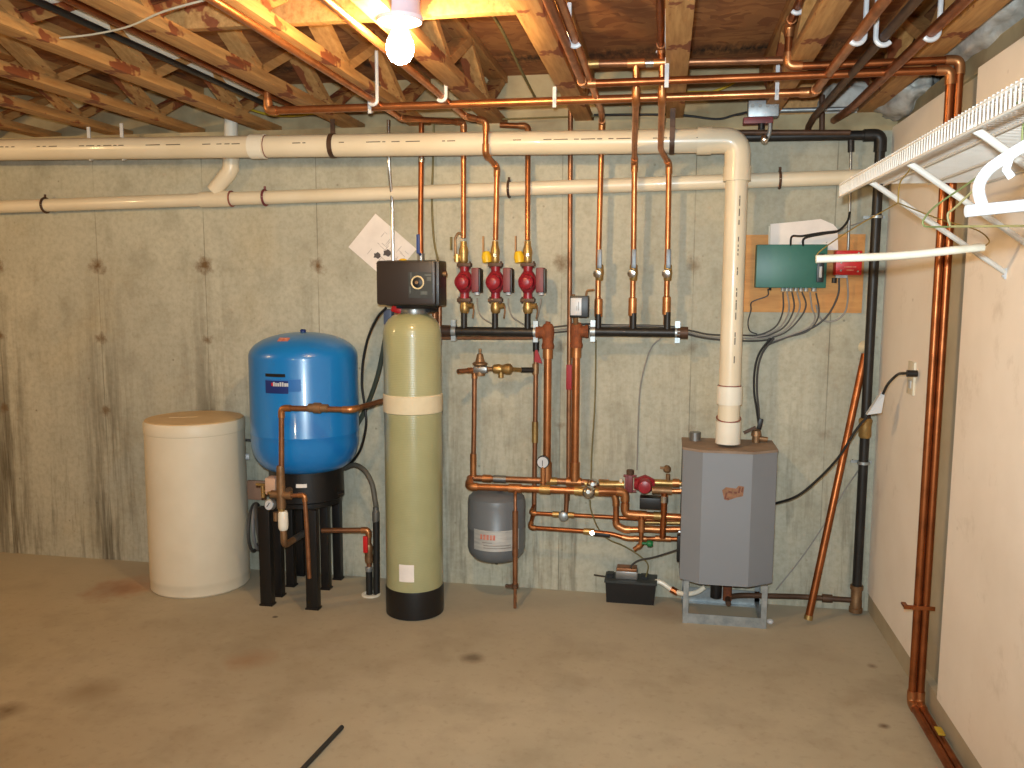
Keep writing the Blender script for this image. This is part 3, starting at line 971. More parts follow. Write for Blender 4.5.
PX = [464.6, 495.6, 528]
labs = ['maroon circulator pump nearest the softener head', 'maroon circulator pump in the middle of the three', 'maroon circulator pump nearest the rusty tee']
pump = None
for i, px in enumerate(PX):
    c = wl(px, 282, oP)
    if pump is None:
        pump = make_pump(c); t = pump; base = c
    else:
        t = copy_tree(pump); t.location = c - V((0, 0, .12))
    t['label'] = labs[i]
    # upper ball valve of this riser
    u = wl(px - (.5 if i else 1), 262, oR)
    vt = thing('ball_valve', ['brass ball valve with a dull bare lever above the first pump', 'brass ball valve with yellow body tag above the middle pump', 'brass ball valve with yellow body tag above the third pump'][i], 'valve', u, 'ball valves above the pumps')
    MB().lathe([(.016, 0), (.021, .012), (.019, .03), (.022, .045), (.022, .06), (.016, .08), (.0145, .10)], u + V((0, 0, -.005)), n=16).build('valve_body', 'brass', vt)
    if i == 0:
        m = MB(); m.cyl(u + V((-.005, -.0, .02)), u + V((-.045, -.01, .02)), .011, n=10); m.cyl(u + V((-.03, -.01, .0)), u + V((-.03, -.01, .035)), .012, n=10)
        m.build('valve_stem', 'brass', vt)
        m = MB(); m.tube([u + V((-.035, -.012, .03)), u + V((-.038, -.012, .11)), u + V((-.022, -.012, .135)), u + V((-.005, -.008, .125))], .006, .02, n=8); m.build('bypass_tube', 'bronze', vt)
        MB().box(u + V((-.056, -.014, .085)), (.008, .018, .06)).build('lever', 'cable_olive', vt)
    else:
        m = MB(); m.lathe([(.010, 0), (.022, .003), (.024, .03), (.017, .052), (.006, .055)], u + V((-.034, -.014, -.005)), (-.12, 0, 1), 12); m.build('yellow_cap', 'yellow', vt)
        m = MB(); m.cyl(u + V((-.005, -.004, .03)), u + V((-.03, -.012, .026)), .008, n=10)
        m.box(u + V((-.053, -.014, .075)), (.007, .016, .085)); m.build('lever', 'bronze', vt)
        MB().cyl(u + V((.004, -.012, .03)), u + V((.004, -.026, .03)), .009, n=10).build('packing_nut', 'chrome', vt)
    cable('cable', ['grey pump wire curling to the header from the first pump', 'grey pump wire curling to the header from the middle pump', 'grey pump wire curling to the header from the third pump'][i],
          [c + V((.066, -.03, -.075)), c + V((.066, -.02, -.11)), c + V((.08, .0, -.16)), c + V((.13, .045, -.20))] if i < 2 else [c + V((.066, -.03, -.075)), c + V((.055, -.02, -.13)), c + V((.04, .02, -.18)), c + V((.04, .05, -.22))],
          .0034, 'cable_grey', 'grey wires of the pumps')


def header(label, px0, px1, py, stubs, cap, tee, rustcap):
    oH = .14; rh = .0215
    a, b = wl(px0, py, oH), wl(px1, py, oH); b.z = a.z
    t = thing('header_pipe', label, 'pipe', a, 'black header pipes')
    MB().cyl(a, b, rh, n=20).build('pipe', 'black_iron', t)
    for sx, top in stubs:
        s0 = wl(sx, py, oH); s0.z = a.z
        s1 = wl(sx, top, oH); s1.x = s0.x
        MB().cyl(s0, s1, .0145, n=14).build('stub', 'black_iron', t)
    c0 = wl(cap, py, oH); c0.z = a.z
    MB().cyl(c0 - V((.024, 0, 0)), c0 + V((.024, 0, 0)), rh * 1.28, n=12).build('end_cap', 'rust' if rustcap else 'brown_iron', t)
    for cx in (px0 + 5 if cap < px0 else px0 + 3, px1 - 5 if cap < px0 else px1 - 2):
        cc = wl(cx, py, oH); cc.z = a.z
        m = MB(); m.lathe([(rh, -.011), (rh * 1.25, -.011), (rh * 1.25, .011), (rh, .011)], cc, (1, 0, 0), 20)
        m.box(cc + V((0, -.0, rh + .016)), (.022, .03, .03)); m.box(cc + V((0, 0, -rh - .012)), (.022, .03, .024)); m.box(cc + V((0, .055, 0)), (.022, .09, .022))
        m.build('pipe_clamp', 'galv', t)
    # rusty tee with its drop
    tt = wl(tee, 331, oH); tt.z = a.z
    return t, tt, a.z


_, T1, zH = header('black header pipe below the three maroon pumps', 449, 541, 331, [(464, 309), (495, 309), (527.5, 309)], 446.5, 548, False)
_, T2, zH2 = header('black header pipe below the three plain copper risers', 590, 679.5, 331.5, [(598, 314), (633, 313), (667, 312)], 682.5, 576.5, False)
for sx, top, lab in ((598.5, 314, 'left'), (632.5, 313, 'middle'), (666.5, 312, 'right')):
    c = wl(sx, top - 6, oR)
    v0 = wl(sx + (1 if lab != 'right' else 1.2), 273, oR)
    vt = thing('lever_valve', {'left': 'brass valve with grey steel lever on the riser nearest the white sensor box', 'middle': 'brass valve with bright steel lever on the middle plain riser', 'right': 'brass valve with steel lever on the riser nearest the thick vent pipe'}[lab], 'valve', v0 - V((0, 0, .05)), 'lever valves on the plain risers')
    MB().lathe([(.0145, -.035), (.018, -.03), (.018, -.012), (.021, 0), (.018, .02), (.018, .034), (.0145, .038)], v0, n=14).build('valve_body', 'brass', vt)
    MB().lathe([(.011, 0), (.012, .03), (.02, .032), (.017, .045), (.007, .047)], v0 + V((-.002, -.008, 0)), (-.15, -1, -.1), 12).build('stem_nut', 'chrome', vt)
    MB().box(v0 + V((.002, -.04, .062)), (.021, .009, .085), bev=.003).build('lever', 'lever_steel', vt)
    MB().lathe([(.0145, -.05), (.019, -.048), (.019, .03), (.0135, .034)], c + V((0, -.004, .01)), n=14).build('adapter', 'fitting', vt)

# big drops
for (T, px, lab, s) in ((T1, 548.5, 'thick copper drop under the rusty tee of the pump header', -1), (T2, 575, 'thick copper drop under the rusty tee beside the white sensor box', 1)):
    bz = wl(px, 481, .14).z
    t = thing('copper_drop', lab, 'pipe', (T.x, T.y, bz), 'thick copper drops')
    MB().cyl((T.x, T.y, bz), (T.x, T.y, T.z - .05), .0185, n=16).build('pipe', 'copper', t)
    m = MB(); m.lathe([(.028, -.075), (.030, -.06), (.025, -.045), (.030, .0), (.026, .03), (.018, .04)], T, n=16); m.cyl(T, T + V((s * .045, 0, 0)), .027, n=16); m.cyl(T + V((s * .04, 0, 0)), T + V((s * .055, 0, 0)), .03, n=12)
    if s < 0:
        m.cyl(T + V((-.004, 0, .02)), T + V((0, 0, .05)), .012, n=10)
    m.build('tee', 'rust', t)
    MB().cyl((T.x, T.y, T.z - .12), (T.x, T.y, T.z - .075), .024, n=16).build('coupling', 'fitting', t)
    MB().cyl((T.x, T.y, bz), (T.x, T.y, bz + .09), .0235, n=16).build('coupling', 'fitting', t)
# white faced sensor box
c = wl(577.5, 307, .17)
t = thing('sensor_box', 'small black control box with a white face on the rusty tee', 'control box', c - V((0, 0, .05)))
MB().box(c + V((.008, .012, .002)), (.085, .06, .098), bev=.006).build('housing', 'black_p', t)
MB().box(c + V((-.004, -.022, .002)), (.050, .01, .078), bev=.002).build('white_face', 'white', t)
m = MB(); m.box(c + V((.008, -.0275, .005)), (.003, .002, .04)); m.box(c + V((.0, -.0275, -.005)), (.002, .002, .02)); m.build('print', 'grey_plastic', t)
m = MB(); m.cyl(c + V((-.01, 0, -.045)), c + V((-.006, .02, -.09)), .012, n=10); m.build('well_neck', 'bronze', t)
m = MB(); m.tube([c + V((.036, .01, .04)), c + V((.04, .01, .075)), c + V((.075, .01, .078))], .005, .01, n=8); m.cyl(c + V((-.02, 0, .05)), c + V((-.02, 0, .058)), .008, n=8); m.build('wire_clamp', 'bronze', t)

# thin dark branch under header 1 and the vertical feed
run('copper_pipe', 'thin old copper pipe close beneath the pump header', 'pipe', [wl(441, 338, .06), wl(536, 338, .06)], .0085, 'copper_old', elbows=False)
t = run('feed_pipe', 'dark copper feed pipe with small red lever, left of the thick drops', 'pipe', [wl(536, 338, .06), wl(535.5, 400, .06), wl(534, 512, .06)], .0115, 'copper_old',
        couplings=[(wl(535, 432, .06), (0, 0, 1), .10, 1.35, 'brass'), (wl(535.5, 369, .06), (0, 0, 1), .05, 1.4, 'bronze'), (wl(536, 346, .06), (0, 0, 1), .05, 1.35, 'black_iron')])
m = MB(); q = wl(537, 357, .085)
m.prism([q + V((-.008, 0, .032)), q + V((.002, 0, .035)), q + V((.026, 0, -.03)), q + V((-.012, 0, -.022))], (0, -.008, 0)); m.build('red_lever', 'redtag', t)
# red tag on the thin riser
m = MB(); q = wl(569.2, 377, .04)
m.box(q, (.027, .027, .12), bev=.004)
tag(m.build('pipe_tag', 'redtag'), 'dark red tag wrapped on the thin riser between the thick drops', 'tag')

# pressure reducing valve loop
z0 = wl(470, 370, .14)
t = run('supply_pipe', 'copper supply pipe bending down below the bell-shaped regulator', 'pipe', [onz(458, 371.5, z0.z), wl(474.5, 370, .14), wl(474, 425, .14), wl(473, 480, .14)], .0115, 'copper_old',
        couplings=[(wl(473.2, 465, .14), (0, 0, 1), .11, 1.35, 'fitting')])
t = thing('pressure_regulator', 'bell-shaped brass pressure regulator with inlet fittings', 'regulator', wl(481, 372, .14))
c = wl(480, 369, .14)
MB().lathe([(.024, -.03), (.024, .012), (.036, .022), (.036, .028), (.022, .036), (.014, .07), (.007, .074), (.007, .096)], c, n=20).build('bell', 'bronze', t)
MB().box(c + V((.004, 0, -.002)), (.07, .05, .034), bev=.012).build('body', 'steel_grey', t)
c2 = wl(502, 369, .14)
m = MB(); m.lathe([(.012, -.045), (.02, -.04), (.024, -.015), (.019, 0), (.026, .02), (.026, .04), (.014, .05)], c2, (1, 0, 0), 14); m.cyl(c2 + V((-.005, 0, 0)), c2 + V((-.005, -.0, -.04)), .013, n=12)
m.build('backflow_preventer', 'brass', t)
MB().tube([c + V((.03, 0, 0)), c2 - V((.04, 0, 0))], .011).build('nipple', 'bronze', t)
MB().tube([c2 + V((.045, 0, 0)), wl(521, 370, .09)], .0105).build('nipple', 'brass', t)
MB().tube([wl(521, 370, .09), wl(535, 370, .06)], .013).build('union', 'black_iron', t)

# boiler-side mains
t = run('main_pipe', 'thick front copper main above the grey expansion tank', 'pipe', [wl(470, 478, .14), wl(469, 486.5, .22), wl(588, 491, .20)], .0165, 'copper', bend=.03,
        couplings=[(wl(515, 488.3, .213), (1, 0, 0), .06, 1.28, 'fitting'), (wl(545, 489.4, .208), (1, 0, 0), .05, 1.3, 'brass'), (wl(580, 490.8, .202), (1, 0, 0), .05, 1.25, 'brass')])
run('main_pipe', 'copper main running just behind and above the front main', 'pipe', [wl(474, 478, .14), wl(594, 482.5, .13)], .0145, 'copper_old',
    couplings=[(wl(487, 478.5, .137), (1, 0, 0), .04, 1.3, 'fitting'), (wl(500, 479, .137), (1, 0, 0), .06, 1.25, 'steel_grey'), (wl(552, 481, .137), (1, 0, 0), .05, 1.25, 'brass'), (wl(574, 482, .137), (1, 0, 0), .07, 1.5, 'fitting')])
c = wl(543, 462, .18)
t = thing('pressure_gauge', 'round white dial gauge on the copper main', 'gauge', wl(543, 483, .18))
MB().lathe([(.030, 0), (.030, .018), (.026, .019)], c + V((0, .01, 0)), (0, -1, 0), 24).build('case', 'black_iron', t)
df = MB().lathe([(.0255, 0), (.0255, .002)], c + V((0, -.009, 0)), (0, -1, 0), 24).build('dial_face', 'white', t)
MB().box(c + V((-.001, -.0125, -.003)), (.003, .001, .026)).build('needle', 'black_p', df)
MB().tube([c + V((0, 0, -.02)), wl(543, 486, .18)], .012).build('stem', 'fitting', t)
for k, (px, py, o, lab) in enumerate(((593.5, 484, .13, 'chrome ball valve on the rear copper main'), (589, 491.5, .20, 'chrome ball valve on the front copper main'))):
    c = wl(px, py, o)
    t = thing('chrome_valve', lab, 'valve', c - V((0, 0, .03)))
    MB().sph(c + V((0, -.012, 0)), .029, (1.1, 1, 1)).build('ball_body', 'chrome', t)
    MB().cyl(c - V((.04, 0, 0)), c + V((.045, 0, 0)), .019, n=12).build('end_fitting', 'brass', t)
    m = MB(); m.cyl(c, c + V((0, -.05, .01)), .009, n=8); m.build('stem', 'steel_grey', t)
# bronze tees / pump line
yq = .12
t = run('supply_pipe', 'golden copper line from the rear chrome valve into the boiler pump', 'pipe', [wl(597, 484.5, .13), wl(624, 484.5, .12)], .0185, 'brass', couplings=[(wl(604, 484, .1), (1, 0, 0), .05, 1.2, 'fitting'), (wl(621, 484, .11), (1, 0, 0), .014, 1.5, 'cream_plastic')])
run('return_pipe', 'copper return from the front chrome valve stepping down to the boiler, upper run', 'pipe', [wl(594, 491.5, .20), wl(606, 491, .19), wl(625, 492, .17), wl(625, 514, .17), wl(684, 517.5, .17)], .0165, 'copper', couplings=[(wl(604, 491.5, .17), (1, 0, 0), .07, 1.35, 'fitting'), (wl(640, 515, .17), (1, 0, 0), .06, 1.25, 'fitting'), (wl(658, 516, .17), (1, 0, 0), .04, 1.2, 'brass')])
run('return_pipe', 'copper return stepping down to the boiler, lower run', 'pipe', [wl(612, 489, .14), wl(616, 500, .14), wl(616, 525, .14), wl(625, 529.5, .14), wl(684, 529, .14)], .014, 'copper', couplings=[(wl(652, 529, .14), (1, 0, 0), .1, 1.2, 'fitting')])
c = wl(645, 484, .12)
t = thing('boiler_pump', 'maroon pump lying sideways beside the boiler, black box beneath', 'pump', c - V((0, 0, .1)))
MB().lathe([(.024, -.05), (.036, -.02), (.044, 0), (.036, .02), (.024, .045)], c, (1, 0, 0), 24).build('volute', 'maroon', t)
MB().lathe([(.034, 0), (.034, .03), (.028, .05), (.014, .054)], c + V((0, -.02, 0)), (0, -1, 0), 24).build('motor', 'maroon', t)
f = wl(630, 483, .12)
m = MB(); m.box(f, (.026, .05, .082), bev=.004); m.box(f + V((-.016, 0, 0)), (.012, .046, .07), bev=.003)
for s in (-1, 1):
    m.cyl(f + V((-.03, -.01, s * .036)), f + V((.03, -.01, s * .036)), .006, n=8)
m.build('flange', 'maroon_dark', t)
MB().cyl(f + V((-.0, 0, .042)), f + V((0, 0, .062)), .018, n=10).build('bleeder', 'brown_iron', t)
MB().box(wl(650.5, 502, .15), (.098, .07, .052), bev=.004).build('terminal_box', 'black_p', t)
t = run('supply_pipe', 'golden brass pipe from the sideways pump into the boiler side', 'pipe', [wl(654, 482.5, .12), wl(686, 484, .12)], .0165, 'brass', couplings=[(wl(676, 483, .12), (1, 0, 0), .03, 1.2, 'fitting')])
MB().tube([wl(668, 484, .12), wl(668, 474, .12)], .010).build('vent_stem', 'bronze', t)
m = MB(); q = wl(667, 472, .12); m.lathe([(.012, 0), (.018, .006), (.018, .02), (.01, .03)], q, n=10); m.box(q + V((-.012, -.006, .02)), (.04, .01, .01)); m.build('air_vent', 'bronze', t)
m = MB(); m.cyl(wl(652, 490, .17), wl(672, 491, .17), .018, n=14); m.build('check_valve', 'bronze', t)
run('boiler_tap', 'short copper pipe into the boiler side below the golden pipe', 'pipe', [wl(672, 491, .17), wl(684, 491, .17)], .011, 'copper', elbows=False)
run('bypass_pipe', 'vertical copper bypass between the sideways pump line and the lowest boiler pipe', 'pipe', [wl(664.5, 493, .18), wl(662.5, 538, .18)], .0145, 'copper_red', couplings=[(wl(664, 499, .18), (0, 0, 1), .03, 1.3, 'chrome')])
t = run('drain_tap', 'vertical copper drain pipe with a green handle under the boiler returns', 'pipe', [wl(641.5, 516, .19), wl(641, 545, .19), wl(634, 549.5, .19)], .0105, 'copper', bend=.015, couplings=[(wl(641.5, 525, .19), (0, 0, 1), .06, 1.5, 'fitting')])
m = MB(); q = wl(647.5, 543.5, .20); m.lathe([(.006, -.025), (.006, -.004), (.014, 0), (.016, .015), (.011, .024)], q, (1, 0, 0), 12); m.build('green_handle', 'green_h', t)
# fill line
t = run('fill_pipe', 'thin upper copper fill pipe from the dark feed pipe to the boiler', 'pipe', [wl(534, 505, .06), wl(531, 513, .13), wl(600, 516.5, .12), wl(684, 521.5, .09)], .0095, 'copper_red', bend=.015,
        couplings=[(wl(556, 514.3, .125), (1, 0, 0), .03, 1.5, 'brass'), (wl(571, 515, .124), (1, 0, 0), .03, 1.5, 'brass')])
c = wl(563.5, 516, .13)
MB().lathe([(.014, -.022), (.024, -.016), (.026, .0), (.022, .014), (.012, .02)], c, (0, -1, 0), 16).build('vent_cap', 'galv', t)
run('stub_pipe', 'dark copper pipe joining the thick drop to the grey vent cap', 'pipe', [wl(567, 492, .13), wl(566, 512, .13)], .011, 'copper_old', couplings=[(wl(567, 497, .11), (0, 0, 1), .03, 1.25, 'bronze')])
t = run('fill_pipe', 'thin copper fill pipe running right to the boiler, lowest one with a black lever', 'pipe', [wl(533, 515, .08), wl(530, 527.5, .13), wl(590, 531.5, .14), wl(612, 534, .14), wl(628, 538.5, .14), wl(684, 539, .14)], .0105, 'copper_red', bend=.015,
        couplings=[(wl(589, 531.5, .14), (1, 0, .0), .05, 1.4, 'brass'), (wl(640, 538.5, .14), (1, 0, 0), .06, 1.25, 'fitting'), (wl(663, 538.5, .14), (1, 0, 0), .07, 1.3, 'fitting')])
m = MB(); m.cyl(wl(592, 533, .165), wl(592, 533, .13), .010, n=10); m.build('stem_nut', 'chrome', t)
m = MB(); m.box(wl(602, 535, .16), (.075, .012, .016), Matrix.Rotation(.05, 3, 'Y'), bev=.003); m.build('lever', 'black_p', t)
run('stub_pipe', 'thin copper stub between boiler returns at the cabinet side', 'pipe', [wl(645, 522.5, .10), wl(684, 523, .10)], .009, 'brass', elbows=False)

# ------------------------------------------------------------------ expansion tank and relief pipe
yT = D - .15
c = at(496.5, 525, yT)
rt_ = (at(525, 525, yT) - at(468.5, 525, yT)).length / 2
zt, zbm = at(496, 490, yT).z, at(496, 560, yT).z
hh = zt - zbm
t = thing('expansion_tank', 'grey expansion tank hanging below the copper mains', 'tank', (c.x, yT, zbm - .02))
prof = [(.02, 0), (rt_ * .5, .006), (rt_ * .8, .022), (rt_ * .95, .046), (rt_, .072), (rt_, hh * .48), (rt_ * 1.008, hh * .485), (rt_ * 1.008, hh * .51), (rt_, hh * .515), (rt_, hh - .055), (rt_ * .96, hh - .03), (rt_ * .8, hh - .010), (rt_ * .4, hh - .002), (.02, hh)]
MB().lathe(prof, (c.x, yT, zbm), n=40).build('tank_shell', 'exp_grey', t)
MB().cyl((c.x, yT, zbm + .005), (c.x, yT, zbm - .018), .009, n=10).build('air_valve', 'black_p', t)
MB().cyl((c.x + .02, yT, zt - .005), (c.x + .02, yT - .02, at(500, 486, yT).z), .013, n=12).build('neck', 'bronze', t)


def wrap(cx, cy, rr, z0, z1, a0, a1, n=16, th=.0015):
    m = MB(); bm = m.bm; vs = []
    off = math.atan2(-cx, cy); a0 += off; a1 += off
    for k in range(n + 1):
        a_ = a0 + (a1 - a0) * k / n
        row = []
        for (q, z) in ((rr + th, z0), (rr + th, z1), (rr - .002, z1), (rr - .002, z0)):
            row.append(bm.verts.new((cx + q * math.sin(a_), cy - q * math.cos(a_), z)))
        vs.append(row)
    for k in range(n):
        for j in range(4):
            bm.faces.new((vs[k][j], vs[k + 1][j], vs[k + 1][(j + 1) % 4], vs[k][(j + 1) % 4]))
    bm.faces.new(vs[0]); bm.faces.new(vs[n][::-1])
    return m


zl0, zl1 = at(496, 552, yT - rt_).z, at(496, 531.5, yT - rt_).z
lp_ = wrap(c.x, yT, rt_, zl0, zl1, -.85, .85).build('label_plate', 'foil', t)
m = MB()
for (x0, x1, y0, y1) in ((482, 495.5, 535, 540.5), ):
    pass
k = 0
for px in (482, 485, 488, 491.3, 494):
    a_ = math.asin((px - 496.5) / 28.5)
    wrap_z = zl0 + (zl1 - zl0) * .56
    mm = wrap(c.x, yT, rt_ + .0012, wrap_z, wrap_z + .024, a_ - .035, a_ + .042, n=2)
    for f_ in mm.bm.faces:
        pass
    me_ = bpy.data.meshes.new('tmp'); mm.bm.to_mesh(me_); mm.bm.free(); m.bm.from_mesh(me_); bpy.data.meshes.remove(me_)
m.build('red_lettering', 'redtext', lp_)
m = MB()
for frac, a0, a1 in ((.40, -.5, -.15), (.26, -.45, .5), (.14, -.45, .5)):
    mm = wrap(c.x, yT, rt_ + .001, zl0 + (zl1 - zl0) * frac, zl0 + (zl1 - zl0) * frac + .004, a0, a1, n=8)
    me_ = bpy.data.meshes.new('tmp'); mm.bm.to_mesh(me_); mm.bm.free(); m.bm.from_mesh(me_); bpy.data.meshes.remove(me_)
m.build('fine_print', 'cable_grey', lp_)
yr = 3.73
t = run('relief_pipe', 'brown relief pipe in front of the grey expansion tank, ending above the floor', 'pipe', [at(515.3, 489, D - .19), at(515.2, 495, yr + .02), at(515.2, 511, yr), at(515, 608, yr)], .0075, 'copper_old', elbows=False)
MB().cyl(at(515.2, 511, yr), at(515.1, 556, yr), .0135, n=14).build('sleeve', 'copper_old', t)
MB().cyl(at(515.1, 556, yr), at(515, 584, yr), .0115, n=14).build('sleeve', 'copper_old', t)
MB().cyl(at(515, 584, yr), at(515, 588, yr), .016, n=12).build('band', 'brown_iron', t)
m = MB(); q = at(515, 586, yr); m.box(q + V((-.03, 0, -.002)), (.03, .012, .012)); m.build('bracket_tab', 'brown_iron', t)

# ------------------------------------------------------------------ boiler
yF = 3.70
zt, zb_ = at(728, 451, yF).z, at(728, 586, yF).z
xl, x1 = at(683, 452, yF + .055).x, at(703, 452, yF).x
x2b, xr = at(753, 452, yF).x, at(777.5, 452, yF + .075).x
yK = 4.0
plan = [(xl, yK), (xl, yF + .055), (x1, yF), (x2b, yF), (xr, yF + .075), (xr, yK)]
t = thing('boiler', 'grey wall-hung style boiler cabinet standing on a galvanized frame', 'boiler', ((xl + xr) / 2, 3.85, 0))
m = MB(); m.prism([V((x, y, zb_)) for x, y in plan], (0, 0, zt - zb_ - .01)); m.build('cabinet', 'boiler', t, angle=12)
m = MB(); e = .003; m.prism([V((x + (e if x > 0.2 else -e), y + (-e if y < 3.9 else 0), zt - .011)) for x, y in plan], (0, 0, .011)); m.build('top_panel', 'boiler_top', t)
# seams of the jacket
m = MB(); m.span((xl - .002, yF + .17, zb_ + .01), (xl + .001, yF + .174, zt - .02)); m.span((xr - .001, yF + .2, zb_ + .01), (xr + .002, yF + .204, zt - .02)); m.build('side_seam', 'black_p', t)
q = at(733, 493, yF)
ang = Matrix.Rotation(.18, 3, 'Y')
m = MB()
m.prism([q + V((-.046, 0, .01)), q + V((-.030, 0, .024)), q + V((.012, 0, .020)), q + V((.022, 0, .033)), q + V((.046, 0, .03)), q + V((.042, 0, -.012)), q + V((.012, 0, -.02)), q + V((-.02, 0, -.034)), q + V((-.036, 0, -.03))], (0, -.0015, 0))
lb_ = m.build('logo_badge', simple('brown_badge', (150, 104, 74), (118, 84, 58), 70, .6), t)
m = MB()
for dx, dz, w, h in ((-.03, -.014, .006, .03), (.026, .014, .007, .026), (.038, .016, .006, .02), (-.012, .004, .016, .008), (.01, .002, .012, .008), (-.022, -.026, .012, .006)):
    m.box(q + V((dx, -.0022, dz)), (w, .0015, h), ang)
m.build('badge_strokes', simple('badge_red', (112, 62, 46), None, 40, .6), lb_)
# galvanized base frame
yf0, yf1 = 3.735, 4.0
xa, xb = onz(683, 625).x + .01, at(766, 600, yf0).x - .008
m = MB(); w = .028
m.span((xa - .012, yf0 - .008, 0), (xb + .012, yf0 + .03, .004)); m.span((xa - .012, yf0 - .008, 0), (xb + .012, yf0 - .004, .045)); m.build('front_rail', 'galv', t)
m = MB(); m.span((xa - .012, yf1 - .03, 0), (xb + .012, yf1, .004)); m.span((xa - .012, yf1 - .004, 0), (xb + .012, yf1, .06)); m.span((xa - .012, yf1 - .004, .06), (xb + .012, yf1, .07)); m.build('rear_rail', 'galv', t)
for x in (xa, xb):
    s = 1 if x == xa else -1
    for y0, y1 in ((yf0 - .008, -.004), (yf1, -.03)):
        m = MB(); m.span((x - .012, y0 - .004 if y1 > -.01 else y0 - .004, 0), (x + .012, y0, zb_ + .002)); m.span((x - s * .012, y0 - .0, 0), (x - s * .009, y0 + .026 if y1 > -.01 else y0 - .026, zb_ + .002))
        m.build('leg', 'galv', t)
    MB().span((x - .012, yf0 - .006, .0), (x + .012, yf1 - .002, .02)).build('side_rail', 'galv', t)
m = MB(); m.cyl(at(695, 445, 3.93), at(695, 432, 3.93) , .026, n=16); m.build('capped_stub', 'steel_grey', t)
q = at(756, 441, 3.93)
m = MB(); m.lathe([(.018, 0), (.018, .03), (.024, .032), (.02, .055), (.01, .06)], V((q.x, q.y, zt)), n=14); m.cyl(V((q.x, q.y, zt + .02)), V((q.x + .05, q.y, zt + .015)), .012, n=10); m.build('relief_valve', 'bronze', t)
m = MB(); m.box(V((q.x - .03, q.y - .01, zt + .058)), (.06, .012, .012), Matrix.Rotation(-.5, 3, 'Y')); m.build('relief_lever', 'brown_iron', t)
m = MB(); m.box((xl - .004, yF + .13, zb_ + .12), (.02, .05, .12), bev=.004); m.build('side_switch_box', 'black_p', t)
for py in (488, 532):
    q = at(683, py, 3.84); MB().cyl((xl, q.y, q.z), (xl - .008, q.y, q.z), .008, n=8).build('side_screw', 'chrome', t)
m = MB(); m.cyl((at(716, 590, 3.88).x, 3.88, zb_), (at(716, 590, 3.88).x, 3.88, zb_ - .12), .026, n=14); m.build('trap', 'black_p', t)
tag(MB().lathe([(.012, 0), (.016, .006), (.014, .014), (.006, .018)], onz(770, 623), n=12).build('bottle_cap', 'white'), 'small white cap lying at the right foot of the boiler frame', 'cap')

# condensate pump
p0, p1 = onz(606, 601), onz(656, 603)
yc = 3.905
xc0, xc1 = at(605, 601, yc).x, at(655.5, 603, yc).x
zc1 = at(630, 583, yc).z
t = thing('condensate_pump', 'low black condensate pump box on the floor left of the boiler', 'pump', ((xc0 + xc1) / 2, yc + .06, 0))
m = MB(); m.prism([(xc0 + .006, yc + .004, 0), (xc1 - .008, yc + .004, 0), (xc1, yc, zc1), (xc0, yc, zc1)], (0, .12, 0)); m.build('reservoir', 'black_p', t)
m = MB(); m.span((xc0 - .005, yc - .005, zc1 - .004), (xc1 + .005, yc + .125, zc1 + .006)); m.build('lid', 'charcoal', t)
m = MB(); m.span((xc0 + .045, yc + .025, zc1 + .006), (xc0 + .15, yc + .10, zc1 + .045), bev=.006); mc_ = m.build('motor_cover', 'steel_grey', t)
m = MB(); m.span((xc0 + .05, yc + .03, zc1 + .045), (xc0 + .145, yc + .095, zc1 + .058), bev=.003); m.build('motor_cap', 'copper_old', mc_)
m = MB(); m.span((xc0 + .005, yc + .04, zc1 + .006), (xc0 + .035, yc + .08, zc1 + .025)); m.span((xc0 + .165, yc + .05, zc1 + .006), (xc0 + .2, yc + .09, zc1 + .022)); m.build('clip', 'black_p', t)
MB().tube([(xc0, yc + .06, zc1 + .002), (xc0 - .06, yc + .07, zc1 + .004)], .004, n=6).build('vent_tube', 'black_p', t)
t = thing('condensate_hose', 'curved white hose from the black pump to under the boiler', 'hose', onz(650, 590, .06))
MB().tube(curvy([at(649, 587, yc + .05), at(655, 582, yc + .05), at(662, 583, yc + .05), at(674, 591, yc + .03), at(686, 594, yc + .0), at(697, 592, yc), at(705, 587, yc)]), .0115, n=10).build('hose', 'pvc_white', t)
MB().cyl(at(671, 589, yc + .032), at(678, 593, yc + .025), .0155, n=10).build('hose_clamp', 'copper_red', t)
tag(MB().box(at(661.5, 594, yc + .04), (.02, .02, .05), bev=.003).build('rubber_foot', 'black_p'), 'small black plug standing between the black pump and the boiler frame', 'plug') if False else None
cable('cable', 'dark cord from the black pump up to the boiler side', [at(630, 572, yc + .05), at(632, 565, yc + .04), at(640, 560, yc + .03), at(655, 557, yc), at(680, 549, 3.84)], .0045, 'cable_dark')
cable('cable', 'thin dark tube looping from the black pump up to the low copper pipes', [at(646, 577, yc + .05), at(648, 565, yc + .05), at(640, 556, yc + .04), at(624, 546, yc + .03), at(608, 539, yc + .0), at(598, 528, yc + .0), at(591, 510, yc - .02), at(590, 500, yc - .02)], .0035, 'cable_olive')
cable('cable', 'olive wire hanging down the wall right of the thick drops', [wl(596, 340, .012), wl(595, 400, .012), wl(592, 450, .012), wl(591, 480, .02)], .0035, 'cable_olive')

